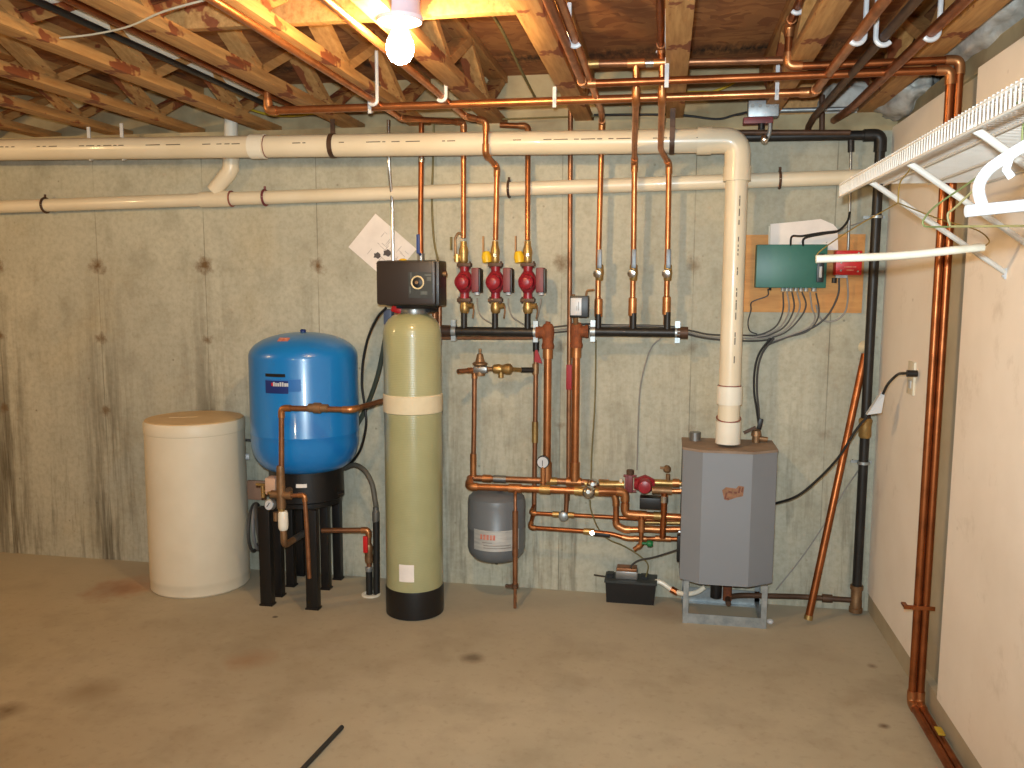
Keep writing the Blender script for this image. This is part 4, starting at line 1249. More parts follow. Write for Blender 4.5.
# ------------------------------------------------------------------ plywood board with controls
a, b = wl(745, 235, 0), wl(861, 313, 0)
tag(MB().span((a.x, D - .012, b.z), (b.x, D, a.z)).build('plywood_board', 'ply'), 'orange plywood board on the concrete wall behind the green panel', 'board')
oG = .075
a, b = wl(757, 244.5, oG), wl(826, 288, oG)
t = thing('zone_controller', 'dark green control panel on the plywood board', 'control panel', ((a.x + b.x) / 2, D - .02, b.z))
MB().span((a.x, D - oG, b.z), (b.x, D - .012, a.z), bev=.004).build('cover', 'green', t)
q = wl(820.5, 268, oG + .006)
MB().box(q + V((0, 0, 0)), (.03, .012, .125), bev=.003).build('switch_plate', 'black_p', t)
MB().box(wl(820.5, 272, oG + .016), (.012, .014, .05), bev=.004).build('rocker', 'white', t)
m = MB()
for px in (783, 787, 791, 796, 801, 806, 814):
    q = wl(px, 290, .05); m.cyl(q + V((0, 0, .012)), q - V((0, 0, .006)), .009 if px < 810 else .012, n=8)
m.build('cable_connectors', 'galv', t)
m = MB(); q = wl(770, 289, .05); m.cyl(q + V((0, 0, .01)), q - V((0, 0, .006)), .006, n=8); m.build('grommet', 'black_p', t)
# paper sheaf over it
a = [wl(770.5, 224, .085), wl(822, 218.5, .082), wl(834, 224, .080), wl(838, 244, .085), wl(770, 244, .09)]
t = thing('paper_sheaf', 'curled white papers tucked behind the top of the green panel', 'papers', wl(804, 244, .04))
a = [wl(770.5, 224, .03), wl(795, 221.5, .05), wl(822, 218.5, .06), wl(834, 224, .05), wl(838, 229, .04), wl(838, 250, .03), wl(770, 250, .03)]
m = MB(); m.prism([V((p.x, D - .032, p.z)) for p in a], (0, .012, 0)); m.build('front_sheets', 'paper', t)
m = MB(); m.prism([V((p.x - .006, D - .018, p.z - .008)) for p in a[:5]] + [V((a[5].x - .006, D - .018, a[5].z)), V((a[6].x - .006, D - .018, a[6].z))], (0, .005, 0)); m.build('rear_sheets', 'card', t)
# red relay box
a, b = wl(836.5, 250.5, .08), wl(861.5, 275, .08)
t = thing('relay_box', 'bright red relay box on the plywood right of the green panel', 'electrical box', ((a.x + b.x) / 2, D - .02, b.z))
MB().span((a.x, D - .08, b.z), (b.x, D - .012, a.z), bev=.004).build('cover', 'red', t)
m = MB()
for fx, fz in ((.2, .82), (.2, .5), (.2, .18), (.85, .9), (.85, .15)):
    q = V((a.x + (b.x - a.x) * fx, D - .081, b.z + (a.z - b.z) * fz)); m.cyl(q, q + V((0, -.003, 0)), .004, n=8)
m.build('screws', 'chrome', t)
m = MB()
for fz, w in ((.33, .05), (.2, .03), (.6, .04)):
    m.box((a.x + (b.x - a.x) * .55, D - .0806, b.z + (a.z - b.z) * fz), (w, .0015, .005))
m.build('lettering', 'redtext', t)
MB().span((a.x + .005, D - .06, b.z - .012), (a.x + .055, D - .04, b.z)).build('connector', 'galv', t)
MB().cyl((a.x + .002, D - .05, b.z - .035), (a.x + .002, D - .05, b.z - .012), .011, n=8).build('strain_relief', 'black_p', t)
# cables of the panel
dests = [((783, 292), (783, 310), (777, 325), (765, 333), (752, 336)), ((787, 292), (789, 310), (781, 326), (768, 334), (754, 337)), ((792, 292), (794, 308), (786, 325), (772, 334), (757, 338)),
         ((797, 292), (800, 306), (794, 320), (782, 332), (766, 338)), ((802, 292), (806, 305), (800, 318), (786, 332), (768, 339)), ((810, 292), (812, 308), (815, 318), (808, 328), (790, 335), (772, 341)), ((816, 293), (819, 310), (816, 322), (806, 332), (785, 338), (766, 346))]
for i, d in enumerate(dests):
    cable('cable', 'grey cable from the bottom of the green panel curving left, ' + ['first', 'second', 'third', 'fourth', 'fifth', 'sixth', 'seventh'][i] + ' from its left edge', [wl(x, y, .05 - .04 * k / len(d)) for k, (x, y) in enumerate(d)], .0036, 'cable_grey' if i % 2 else 'cable_dark', 'cables under the green panel')
cable('cable', 'dark grey cable looping from the red relay box left to the cable bundle', [wl(839, 278, .05), wl(838, 295, .05), wl(828, 315, .03), wl(812, 328, .02), wl(790, 336, .02), (wl(770, 344, .02))], .0045, 'cable_dark', 'cables under the red box')
cable('cable', 'pale grey cable looping from the red relay box, outer one', [wl(847, 277, .05), wl(848, 295, .04), wl(845, 312, .03), wl(834, 321, .02), wl(821, 319, .02), wl(816, 305, .03)], .0042, 'cable_grey', 'cables under the red box')
cable('cable', 'dark doorbell wire from the green panel with a short kink at its left', [wl(768, 289, .05), wl(767, 296, .04), wl(752, 302, .03), wl(751, 310, .02), wl(748, 322, .012), wl(750, 331, .012), wl(757, 334, .012)], .003, 'cable_dark')
for i, dy in enumerate((0, 3, 5.5)):
    cable('cable', ['upper', 'middle', 'lower'][i] + ' grey cable passing behind the vent pipe towards the pump headers', [wl(772, 334 + dy, .02), wl(755, 335.5 + dy, .02), wl(735, 335 + dy, .03), wl(710, 334.5 + dy * .8, .03), wl(690, 330.5 + dy * .8, .03), wl(665, 326 + dy * .2, .04), wl(610, 325 + dy * .3, .04), wl(585, 324 + dy, .03), wl(554, 327 + dy, .03)], .0042, 'cable_dark' if i != 1 else 'cable_grey', 'cables behind the vent pipe')
for i, dx in enumerate((0, 3)):
    cable('cable', ['left', 'right'][i] + ' one of two black cables dropping from the bundle to the boiler top', [wl(771 + dx, 338, .03), wl(760 + dx, 352, .03), wl(755 + dx, 368, .03), wl(754 + dx, 390, .03), wl(757 + dx * .6, 412, .05), wl(759, 428, .09)], .005, 'cable_black' if i == 0 else 'cable_dark', 'cables dropping to the boiler')
tag(MB().box(wl(760, 424, .09), (.02, .02, .05), Matrix.Rotation(.2, 3, 'Y'), bev=.004).build('cable_plug', 'black_p'), 'black plug at the end of the cables above the boiler valve', 'plug')
cable('cable', 'thick black cable drooping over the papers above the green panel', [wl(850, 212, .06), wl(847, 222, .08), wl(838, 231, .09), wl(825, 233.5, .095), wl(805, 238, .095), wl(803, 246, .07)], .005, 'cable_black', 'cables over the papers')
cable('cable', 'black cable along the papers ending at the left half of the green panel', [wl(838, 231, .1), wl(820, 233, .095), wl(802, 236, .095), wl(792, 236.5, .095), wl(790.5, 246, .07)], .0045, 'cable_black', 'cables over the papers')
cable('cable', 'thin grey wire curling up the wall from under the right header', [wl(662, 337, .012), wl(652, 347, .012), wl(645, 365, .012), wl(640, 390, .012), wl(638, 430, .012), wl(637, 470, .02)], .0034, 'cable_grey')
cable('cable', 'faint grey wire up the wall from behind the boiler towards the corner pipe', [wl(776, 590, .012), wl(800, 560, .012), wl(822, 528, .012), wl(845, 490, .012), wl(860, 468, .03)], .003, 'cable_grey')
cable('cable', 'thin grey wire from the papers to the corner pipe', [wl(826, 243, .03), wl(845, 228, .02), wl(862, 222, .02), wl(872, 215, .03)], .003, 'cable_grey')

# paper taped on the wall
tl, lf, rg = wl(375, 213.6, .01), wl(348, 247, .01), wl(416, 249, .01)
bt = lf + rg - tl
t = thing('instruction_sheet', 'tilted white paper with a printed drawing on the wall behind the softener', 'paper', bt)
MB().prism([V((p.x, D - .0005, p.z)) for p in (tl, rg, bt, lf)], (0, -.004, 0)).build('sheet', 'paper', t)
m = MB()
for px, py, rr in ((377, 255.5, .018), (387, 253, .02)):
    q = wl(px, py, .005); m.prism([V((q.x + rr * (1 + .25 * math.sin(k * 2.3)) * math.cos(k * PI / 5), D - .0045, q.z + rr * .8 * (1 + .25 * math.cos(k * 3.1)) * math.sin(k * PI / 5))) for k in range(10)], (0, -.001, 0))
m.build('printed_spots', 'ink', t)
m = MB(); u_ = (rg - tl).normalized(); v_ = (lf - tl).normalized()
for k in range(26):
    q = tl + u_ * random.uniform(.08, .26) + v_ * random.uniform(.03, .15)
    L = random.uniform(.01, .045); dr = random.choice((u_, v_))
    q2 = q + dr * L; n_ = V((-dr.z, 0, dr.x)) * .0015
    m.prism([V((p.x, D - .0045, p.z)) for p in (q - n_, q2 - n_, q2 + n_, q + n_)], (0, -.0006, 0))
m.build('printed_drawing', 'sketch', t)

# ------------------------------------------------------------------ softener
yS = 3.64
cx = at(414.5, 560, yS).x
rs = (at(443, 500, yS).x - at(386, 500, yS).x) / 2 * .96
Z = lambda py: at(414.5, py, yS).z
t = thing('water_softener', 'tall olive fiberglass softener tank with a dark control head', 'water softener', (cx, yS, 0))
zsh = Z(335); znk = Z(313)
prof = [(rs * .97, .06), (rs, .1), (rs, zsh)]
for k in range(1, 9):
    a_ = k / 8 * PI / 2
    prof.append((rs * (.36 + .64 * math.cos(a_)), zsh + (znk - zsh) * math.sin(a_)))
MB().lathe(prof, (cx, yS, 0), n=48).build('tank', 'fiber', t)
zb0 = Z(583)
MB().lathe([(rs * .95, 0), (rs * 1.02, .004), (rs * 1.03, zb0 - .01), (rs * 1.015, zb0)], (cx, yS, 0), n=48).build('boot', 'black_p', t)
MB().lathe([(rs * 1.0, Z(411)), (rs * 1.03, Z(410.5)), (rs * 1.035, Z(394)), (rs * 1.0, Z(393))], (cx, yS, 0), n=48).build('belt', 'band', t)
wrap(cx, yS, rs, Z(572.5), Z(556), -.55, -.02, n=8).build('sticker', 'paper', t)
MB().lathe([(rs * .42, Z(316)), (rs * .46, Z(313)), (rs * .44, Z(309)), (rs * .5, Z(308)), (rs * .52, Z(304))], (cx + .01, yS, 0), n=28).build('neck', 'steel_grey', t)
MB().lathe([(rs * .68, 0), (rs * .72, .012), (rs * .68, .03)], (cx + .02, yS, Z(308)), n=24).build('valve_base', 'black_p', t)
yh = 3.52
a, b = at(375.5, 260.5, yh), at(443.5, 305.5, yh)
m = MB(); m.span((a.x, yh, b.z), (at(435, 280, yh).x, yh + .05, a.z), bev=.014); hd = m.build('head_cover', 'brown_p', t)
MB().span((a.x + .03, yh + .02, b.z - .004), (at(438, 280, yh).x, yh + .15, a.z + .002), bev=.012).build('head_back', 'black_p', t)
pa, pb_ = at(408.5, 272, yh), at(432.5, 298, yh)
tp_ = MB().span((pa.x, yh - .002, pb_.z), (pb_.x, yh + .01, pa.z)).build('timer_panel', 'charcoal', t)
dc = at(417.5, 282.5, yh - .004)
MB().torus(dc, (0, 1, 0), .026, .0036, n=28).build('dial_ring', 'dial', tp_)
m = MB(); m.lathe([(.023, 0), (.022, .006), (.01, .008), (.009, .016), (.004, .017)], dc + V((0, .004, 0)), (0, -1, 0), 24); m.build('dial_knob', 'black_p', tp_); MB().cyl(dc + V((0, -.01, 0)), dc + V((0, -.017, 0)), .007, n=14).build('dial_hub', 'bronze', tp_)
m = MB()
for px, py, w, h in ((428, 275, .03, .008), (429, 279, .02, .016), (410, 290, .005, .03), (411, 276, .004, .03), (424, 293, .03, .014)):
    m.box(at(px, py, yh - .003), (w, .002, h))
m.build('panel_print', simple('panel_grey', (92, 98, 96), (66, 70, 70), 60, .5), tp_)
q = at(444, 274, yh + .09); m = MB(); m.cyl((q.x - .005, q.y, q.z), (q.x + .012, q.y, q.z), .012, n=12); m.build('side_knob', 'bronze', t)
q = at(403, 260.5, yh + .05); MB().sph(q, .016, (1.15, 1, .55)).build('yellow_button', 'yellow', t)
# bypass behind neck
m = MB(); q = at(397.5, 309, yS + .05); m.box(q, (.05, .04, .036), Matrix.Rotation(.3, 3, 'Y'), bev=.008); m.build('bypass_handle', 'red', t)
m = MB(); q = at(389, 317, yS + .09); m.box(q, (.04, .05, .07), bev=.008); m.build('bypass_valve', simple('slate_plastic', (84, 92, 112), None, 8, .5), t)
m = MB(); m.cyl(at(428, 308, yS - .02), at(435, 308, yS + .02), .02, n=12); m.build('drain_fitting', 'black_p', t)
cable('drain_tube', 'thin black tube arching from the softener head down past the blue tank', [at(386, 308, yS + .02), at(377, 318, 3.7), at(368, 338, 3.74), at(363, 362, 3.77), at(362, 385, 3.79), at(364.5, 405, 3.8), at(366, 425, 3.8), at(360, 450, 3.85), at(348, 466, 3.93), at(335, 474, 3.98)], .0062, 'cable_black', cat='tube')
cable('water_hose', 'dark green hose from the bypass slanting down behind the blue tank', [at(388, 322, yS + .1), at(384, 345, 3.76), at(377, 378, 3.86), at(366, 408, 3.95), at(357, 425, 3.98), at(345, 445, 4.0)], .0115, simple('dark_green_hose', (66, 74, 66), None, 9, .55), cat='hose')

# ------------------------------------------------------------------ brine tank
yBr = 3.80
cxb = at(198, 500, yBr).x
rb0 = (at(247, 500, yBr).x - at(146.5, 500, yBr).x) / 2 * .865
ztb = at(195, 419.5, yBr).z
t = thing('brine_tank', 'round almond brine tank with a tan lid standing on the floor', 'tank', (cxb, yBr, 0))
MB().lathe([(rb0 * .97, 0), (rb0 * 1.0, .008), (rb0 * 1.0, .05), (rb0 * 1.006, .053), (rb0 * 1.004, .07), (rb0 * 1.0, ztb * .6), (rb0 * .99, ztb - .03)], (cxb, yBr, 0), n=56).build('body', 'cream_plastic', t)
MB().lathe([(rb0 * .98, ztb - .055), (rb0 * 1.0, ztb - .05), (rb0 * 1.005, ztb - .004), (rb0 * .98, ztb + .006)], (cxb, yBr, 0), n=56).build('lid_rim', 'cream_plastic', t)
ld_ = MB().lathe([(rb0 * .985, ztb + .002), (rb0 * .965, ztb + .010), (rb0 * .9, ztb + .013), (rb0 * .5, ztb + .017), (.01, ztb + .018)], (cxb, yBr, 0), n=56).build('lid', 'lid', t)
m = MB(); m.box((cxb - .03, yBr - .05, ztb + .016), (rb0 * .55, .008, .006), Matrix.Rotation(.35, 3, 'Z')); m.build('lid_rib', simple('pale_tan', (220, 196, 154), None, 8, .5), ld_)
q = at(243, 465, yBr - .08)
m = MB(); e_ = V((.867, .42, 0)).normalized(); c_ = V((cxb, yBr, q.z)); m.cyl(c_ + e_ * rb0 * .9, c_ + e_ * rb0 * 1.06, .016, n=10); m.build('overflow_elbow', 'white', t)
m = MB(); q = at(241, 446, yBr - .05); c_ = V((cxb, yBr, q.z)); m.tube([c_ + e_ * rb0 * .9, c_ + e_ * rb0 * 1.08, c_ + e_ * rb0 * 1.16 - V((0, 0, .015))], .006, .02); m.build('brine_line', 'black_p', t)
# hose coil between brine tank and stand
yc0 = 3.86
t = thing('hose_coil', 'coiled grey hose hanging between the almond brine tank and the stand', 'hose', at(258, 560, yc0))
for k, (dx, rr) in enumerate(((0, .13), (.03, .12), (-.02, .125))):
    q = at(255 + k * 2.5, 527, yc0 - .05 * k)
    m = MB(); m.torus(q, (1, .2 + .1 * k, .06 * k), rr * .9, .008, n=32); m.build('coil', 'cable_dark' if k != 1 else 'grey_plastic', t)
# pinkish board behind
q = at(257, 490, 3.98)
tag(MB().box(q, (.10, .02, .10), bev=.004).build('brown_card', simple('pinkish_card', (170, 130, 104), (150, 112, 92), 8, .8)), 'small brownish card behind the gauge and valves left of the stand', 'card')

# ------------------------------------------------------------------ blue pressure tank
yB_ = 3.765
cb = at(305, 410, yB_).x
rB = (at(357.5, 410, yB_).x - at(249.5, 410, yB_).x) / 2 * .92
Zb = lambda py: at(303, py, yB_).z
z0, z1, z2, z3 = Zb(467), Zb(438), Zb(356), Zb(332)
t = thing('pressure_tank', 'big blue pressure tank on a black leg stand', 'tank', (cb, yB_, 0))
prof = [(rB * .5, z0 - .035)]
for k in range(0, 9):
    a_ = k / 8 * PI / 2
    prof.append((rB * (.6 + .4 * math.sin(a_)), z1 - (z1 - z0) * math.cos(a_)))
zm = Zb(430)
prof += [(rB, zm - .006), (rB * 1.006, zm - .003), (rB * 1.006, zm + .003), (rB, zm + .006)]
zm2 = Zb(430)
for k in range(0, 13):
    a_ = k / 12 * PI / 2
    prof.append((rB * (.0 + 1.0 * math.cos(a_) ** .92) if k < 12 else .012, z2 + (z3 - z2) * math.sin(a_)))
MB().lathe(prof, (cb, yB_, 0), n=56).build('shell', 'blue', t)
MB().lathe([(.012, z3 - .004), (.014, z3 + .01), (.008, z3 + .014)], (cb - .0, yB_, 0), n=12).build('valve_cap', 'navy', t)
bl_ = wrap(cb, yB_, rB, Zb(385), Zb(373.5), -.73, -.06, n=12).build('label', simple('label_blue', (40, 110, 186), None, 5, .35), t)
wrap(cb, yB_, rB + .0008, Zb(387), Zb(375), -.73, -.28, n=10).build('label_field', 'navy', bl_)
wrap(cb, yB_, rB, Zb(371.5), Zb(368.5), -.73, -.33, n=8).build('label_bar', 'black_p', t)
m = MB()
for k in range(7):
    a_ = -.56 + k * .042
    mm = wrap(cb, yB_, rB + .0016, Zb(380.2), Zb(376.2 if k in (0, 3, 4) else 377), a_, a_ + (.030 if k != 5 else .038), n=2)
    me_ = bpy.data.meshes.new('tmp'); mm.bm.to_mesh(me_); mm.bm.free(); m.bm.from_mesh(me_); bpy.data.meshes.remove(me_)
m.build('lettering', 'white', bl_)
wrap(cb, yB_, rB + .0016, Zb(380), Zb(377), -.60, -.565, n=2).build('red_mark', 'red', bl_)
m = MB(); q = V((cb - .02, yB_ - rB * .66, Zb(337.5))); m.box(q, (.05, .03, .003), Matrix.Rotation(.5, 3, 'X')); m.build('warning_sticker', 'redtext', t)
zs0 = at(303, 496, yB_).z
MB().lathe([(rB * .66, zs0), (rB * .705, zs0 + .008), (rB * .69, z0 + .03), (rB * .6, z0 + .05)], (cb, yB_, 0), n=40).build('skirt', 'black_p', t)
MB().lathe([(rB * .66, zs0 - .02), (rB * .66, zs0)], (cb, yB_, 0), n=40).build('stand_plate', 'black_p', t)
m = MB(); m.cyl((cb + rB * .7, yB_ - .05, Zb(489)), (cb + rB * .82, yB_ - .05, Zb(487)), .007, n=8); m.build('skirt_bolt', 'black_p', t)
wrap(cb, yB_, rB * .695, Zb(479), Zb(475.5), -.28, .0, n=4).build('skirt_sticker', 'paper', t)
for (px, py) in ((266, 606), (278, 597), (290, 587), (300, 576), (312, 610), (325, 590), (337, 580)):
    q = onz(px, py); w = .058 if py > 604 else .042
    m = MB(); m.box((q.x, q.y + .02, zs0 / 2 - .004), (w, .04, zs0 - .012), bev=.005); m.box((q.x, q.y + .02, .004), (w + .006, .046, .008)); m.build('stand_leg', 'black_p', t)

# copper in front of the blue tank
yV = 3.455
zv = at(330, 408.5, yV).z
far = onz(386, 400, zv)
t = run('tank_pipe', 'copper pipe rising before the blue tank and running right to the softener', 'pipe', [at(281.5, 488, yV), at(281.5, 408, yV), V((at(352, 408, yV).x, yV, zv - .002)), far], .0125, 'copper_old',
        couplings=[(at(281, 470, yV), (0, 0, 1), .03, 1.2, 'steel_grey')])
t2 = at(318, 408, yV)
m = MB(); m.lathe([(.014, -.045), (.019, -.042), (.019, -.02), (.024, -.018), (.024, .012), (.018, .016), (.018, .045), (.014, .048)], t2, (1, 0, 0), 12); m.build('union', 'bronze', t)
MB().lathe([(.018, 0), (.02, .012), (.018, .1), (.016, .11)], at(281, 490, yV), n=14).build('reducer', 'bronze', t)
c = at(281, 495, yV)
t = thing('tank_tee', 'brass tank tee cluster with gauge, white filter and switch by the black stand', 'valve', at(281, 550, yV))
m = MB(); m.cyl(c + V((-.045, 0, .002)), c + V((.05, 0, 0)), .018, n=14); m.cyl(c + V((0, 0, -.06)), c + V((0, 0, .03)), .02, n=14); m.cyl(c + V((0, 0, 0)), c + V((0, .09, .0)), .016, n=12); m.build('tee_body', 'bronze', t)
m = MB(); m.tube([c + V((-.045, 0, .004)), c + V((-.075, .02, .006)), c + V((-.095, .02, .01))], .009, .02); m.cyl(c + V((-.095, .02, -.02)), c + V((-.095, .02, .04)), .01, n=10); m.box(c + V((-.1, .015, .04)), (.05, .01, .01)); m.build('drain_cock', 'brass', t)
q = at(270.5, 505, yV - .01)
MB().lathe([(.025, 0), (.025, .02), (.022, .022)], q + V((0, .012, 0)), (-.25, -1, .2), 22).build('gauge', 'galv', t)
df = MB().lathe([(.021, 0), (.021, .002)], q + V((-.0022, -.0105, .0022)), (-.25, -1, .2), 22).build('gauge_face', 'white', t)
m = MB(); m.box(q + V((-.004, -.0155, .004)), (.003, .002, .024), Matrix.Rotation(.6, 3, 'Y')); m.build('needle', 'black_p', df)
q = at(273, 485, yV + .035)
MB().box(q, (.05, .06, .075), bev=.006).build('pressure_switch', simple('salmon_cover', (196, 160, 134), (180, 146, 122), 9, .5), t)
MB().tube([c + V((0, 0, -.05)), c + V((0, 0, -.085))], .015).build('nipple', 'brass', t)
q0, q1 = at(283.5, 511, yV), at(283.5, 530, yV)
MB().lathe([(.017, 0), (.021, .008), (.0225, .02), (.022, q0.z - q1.z - .012), (.018, q0.z - q1.z)], q1, n=18).build('filter_bowl', 'pvc_white', t)
q2, q3 = at(284, 546, yV), at(304, 533, yV + .2)
MB().tube([q1, q2, q3], .0145, .03).build('lower_elbow', 'bronze', t)
MB().cyl(q2.lerp(q3, .45), q3, .016, n=12).build('hose_end', 'cable_dark', t)
m = MB(); q = at(276, 512, yV + .02); m.cyl(q, q + V((0, 0, -.04)), .012, n=10); m.build('plug', 'bronze', t)
run('copper_tube', 'thin copper tube dropping before the black stand from the tank tee', 'pipe', [c + V((.05, 0, .0)), at(304.5, 495, yV), at(307, 530, yV), at(309.5, 578, yV)], .0095, 'copper_old', bend=.02)

# drain pipe with red lever, right of the stand
yD = 3.79
t = run('drain_valve', 'copper drain pipe with a red lever at the floor drain beside the stand', 'pipe', [at(322, 530.5, yD - .02), at(368.5, 530, yD), at(369.5, 574, yD)], .0125, 'copper_old', bend=.02)
MB().lathe([(.019, 0), (.021, .02), (.018, .05), (.021, .075), (.016, .09)], at(369, 562, yD), n=14).build('valve_body', 'bronze', t)
m = MB(); m.box(at(365.5, 544.5, yD - .03), (.024, .012, .082), bev=.005); m.build('red_lever', 'red', t)
m = MB(); q = at(369, 569, yD); m.lathe([(.016, 0), (.018, .004), (.018, .022), (.014, .026)], q - V((0, 0, .012)), n=14); m.build('hose_clamp', 'galv', t)
MB().tube([at(369, 568, yD), at(369.5, 594, yD)], .0165).build('hose', 'cable_black', t)
t = thing('drain_hose', 'grey ribbed hose joined to a black standpipe at the floor drain', 'hose', onz(376, 594))
MB().tube(curvy([at(345, 468, 3.92), at(355, 465, 3.88), at(365, 471, 3.84), at(372, 484, 3.81), at(375, 500, 3.80), at(376, 506, 3.80)]), .0125, n=12).build('hose', simple('grey_hose', (96, 92, 82), (80, 76, 68), 20, .6), t)
MB().lathe([(.016, 0), (.018, .01), (.018, .05), (.014, .055), (.014, .075)], at(376, 522, 3.80), n=14).build('connector', 'steel_grey', t)
MB().tube([at(376.2, 520, 3.80), at(376.5, 560, 3.80), V((at(376.5, 590, 3.80).x, 3.80, 0))], .0165).build('standpipe', 'cable_black', t)
qd = onz(371, 595)
tag(MB().lathe([(.045, 0), (.046, .006), (.04, .009), (.036, .009), (.034, .003)], qd, n=24).build('floor_drain', 'pvc_white'), 'round white floor drain ring under the black hoses', 'drain')

# ------------------------------------------------------------------ right wall: outlet, cord, leaning pipe
q = onx(912.5, 378, R)
t = thing('wall_outlet', 'cream wall outlet on the right wall with a black plug', 'outlet', q)
MB().box(q + V((-.004, 0, 0)), (.008, .085, .128), bev=.002).build('cover_plate', 'cream_plastic', t)
MB().box(q + V((-.009, 0, -.025)), (.003, .034, .03), bev=.001).build('receptacle', 'white', t)
t = thing('power_cord', 'black power cord from the boiler up to the wall outlet with a white adapter', 'cord', at(779, 505, 3.9))
pl = onx(911, 373.5, R - .03)
ad = at(877, 404, 3.62)
MB().tube(curvy([V((xr - .005, 3.88, at(779, 505, 3.88).z)), at(795, 497, 3.80), at(815, 482, 3.76), at(838, 458, 3.70), at(856, 430, 3.66), at(867, 417, 3.64)]) , .0055, n=8).build('lower_cord', 'cable_black', t)
m = MB(); m.prism([at(867, 415, 3.64), at(881.5, 413, 3.62), at(885, 394, 3.62), at(882, 392, 3.62)], (0, .03, 0)); m.build('adapter', 'white', t)
MB().tube(curvy([at(883, 394, 3.62), at(888, 384, 3.6), at(897, 375, 3.57), pl + V((-.03, .0, .0)), pl]), .0055, n=8).build('upper_cord', 'cable_black', t)
MB().cyl(pl + V((-.015, 0, 0)), pl + V((.022, 0, 0)), .013, n=12).build('plug', 'black_p', t)
lp0, lp1 = onz(808, 619.5, .02), at(865, 354, D - .03)
lp0.y -= .0
t = thing('leaning_pipe', 'loose copper pipe leaning against the wall right of the boiler', 'pipe', lp0)
MB().cyl(lp0, lp1, .0165, n=16).build('pipe', 'copper_red', t)
MB().cyl(lp0, lp0 + (lp1 - lp0).normalized() * .02, .019, n=16).build('brass_end', 'brass', t)
q = wl(865, 347, .02)
tag(MB().lathe([(.03, 0), (.022, .015), (.012, .03)], q, (0, -1, 0), 12).build('wall_patch', 'band'), 'pale lump of sealant on the wall above the leaning pipe', 'sealant')

# stick on the floor
s0, s1 = onz(296, 776, .008), onz(342, 727, .008)
tag(MB().tube([s0, s1], .008, n=10).build('floor_rod', 'rubber'), 'short black rod lying on the floor in the foreground', 'rod')
# offcut of tape at the twin risers' feet
q = onz(923, 731, .045)
tag(MB().box(V((xl_ + .02, q.y, .05)), (.022, .05, .006), bev=.002).build('yellow_tag', 'yellow_wire'), 'yellowish tag on the floor pipes by the cream wall', 'tag')

# ------------------------------------------------------------------ wire shelf
yE = 2.85
fe = at(840, 187, yE)
XF, ZS = fe.x, at(840, 184, yE).z
yN = .75
lipz = (at(840, 184, yE) - at(841, 197, yE)).length
rw = .0021
t = thing('wire_shelf', 'white wire closet shelf on the cream wall', 'shelf', (R, yE, ZS))
m = MB(); y = yE
while y > yN:
    m.tube([(R - .003, y, ZS), (XF, y, ZS), (XF, y, ZS - lipz)], rw, n=6)
    y -= .019
m.build('cross_wires', 'vinyl', t)
m = MB()
for x, z in ((XF, ZS - lipz), (XF + .002, ZS - .004), (XF + .13, ZS - .005), (XF + .26, ZS - .005), (R - .006, ZS - .005)):
    m.tube([(x, yE + .004, z), (x, yN, z)], .0036, n=8)
m.build('long_wires', 'vinyl', t)
for yb_, zz in ((2.50, None), (2.13, None), (1.70, None), (1.27, None)):
    zz = onx(1000, 272, R).z if yb_ > 2.5 else onx(1000, 272, R).z
    m = MB(); m.tube([(XF + .004, yb_, ZS - lipz + .012), (XF + .03, yb_, ZS - lipz - .004), (R - .004, yb_ + .15, zz)], .0075, .01, n=10)
    br_ = m.build('brace', 'vinyl', t)
    m = MB(); m.box((R - .003, yb_ + .15, zz - .006), (.006, .012, .03)); m.cyl((R, yb_ + .15, zz - .012), (R - .010, yb_ + .15, zz - .012), .004, n=8); m.build('wall_clip', 'white', br_)

# hangers
def hook_pts(c, r, s=1):
    return [c + V((s * r * math.sin(a_), 0, r * math.cos(a_))) for a_ in [(-130 + 26 * k) * PI / 180 for k in range(11)]]


hang = ZS - lipz
# 1: wire hanger with a white cardboard tube
yh1 = 2.16
L1, R1 = at(816, 259, yh1), at(984, 247, yh1)
ap = at(898, 203, yh1)
t = thing('wire_hanger', 'gold wire hanger with a white cardboard tube, hung nearest the back wall', 'clothes hanger', ap)
MB().tube(curvy([L1, L1.lerp(R1, .5) + V((0, 0, -.006)), R1]), .0095, n=12).build('cardboard_tube', 'card', t)
hc = V((XF + .003, yh1, hang - .005))
m = MB()
m.tube(curvy([L1 + V((.002, 0, .0)), L1 + V((.01, 0, .02)), L1.lerp(ap, .5) + V((0, 0, .012)), ap]), .0016, n=6)
m.tube(curvy([R1, R1 + V((.01, 0, .015)), R1 + V((-.02, 0, .04)), R1.lerp(ap, .5) + V((0, 0, .012)), ap]), .0016, n=6)
m.tube(curvy([ap, ap + V((0, 0, .03)), V((ap.x + .004, yh1, hang - .03)), V((XF + .025, yh1, hang - .005)), V((XF + .016, yh1, hang + .012)), V((XF, yh1, hang + .006))]), .0018, n=6)
m.build('wire', 'goldwire', t)
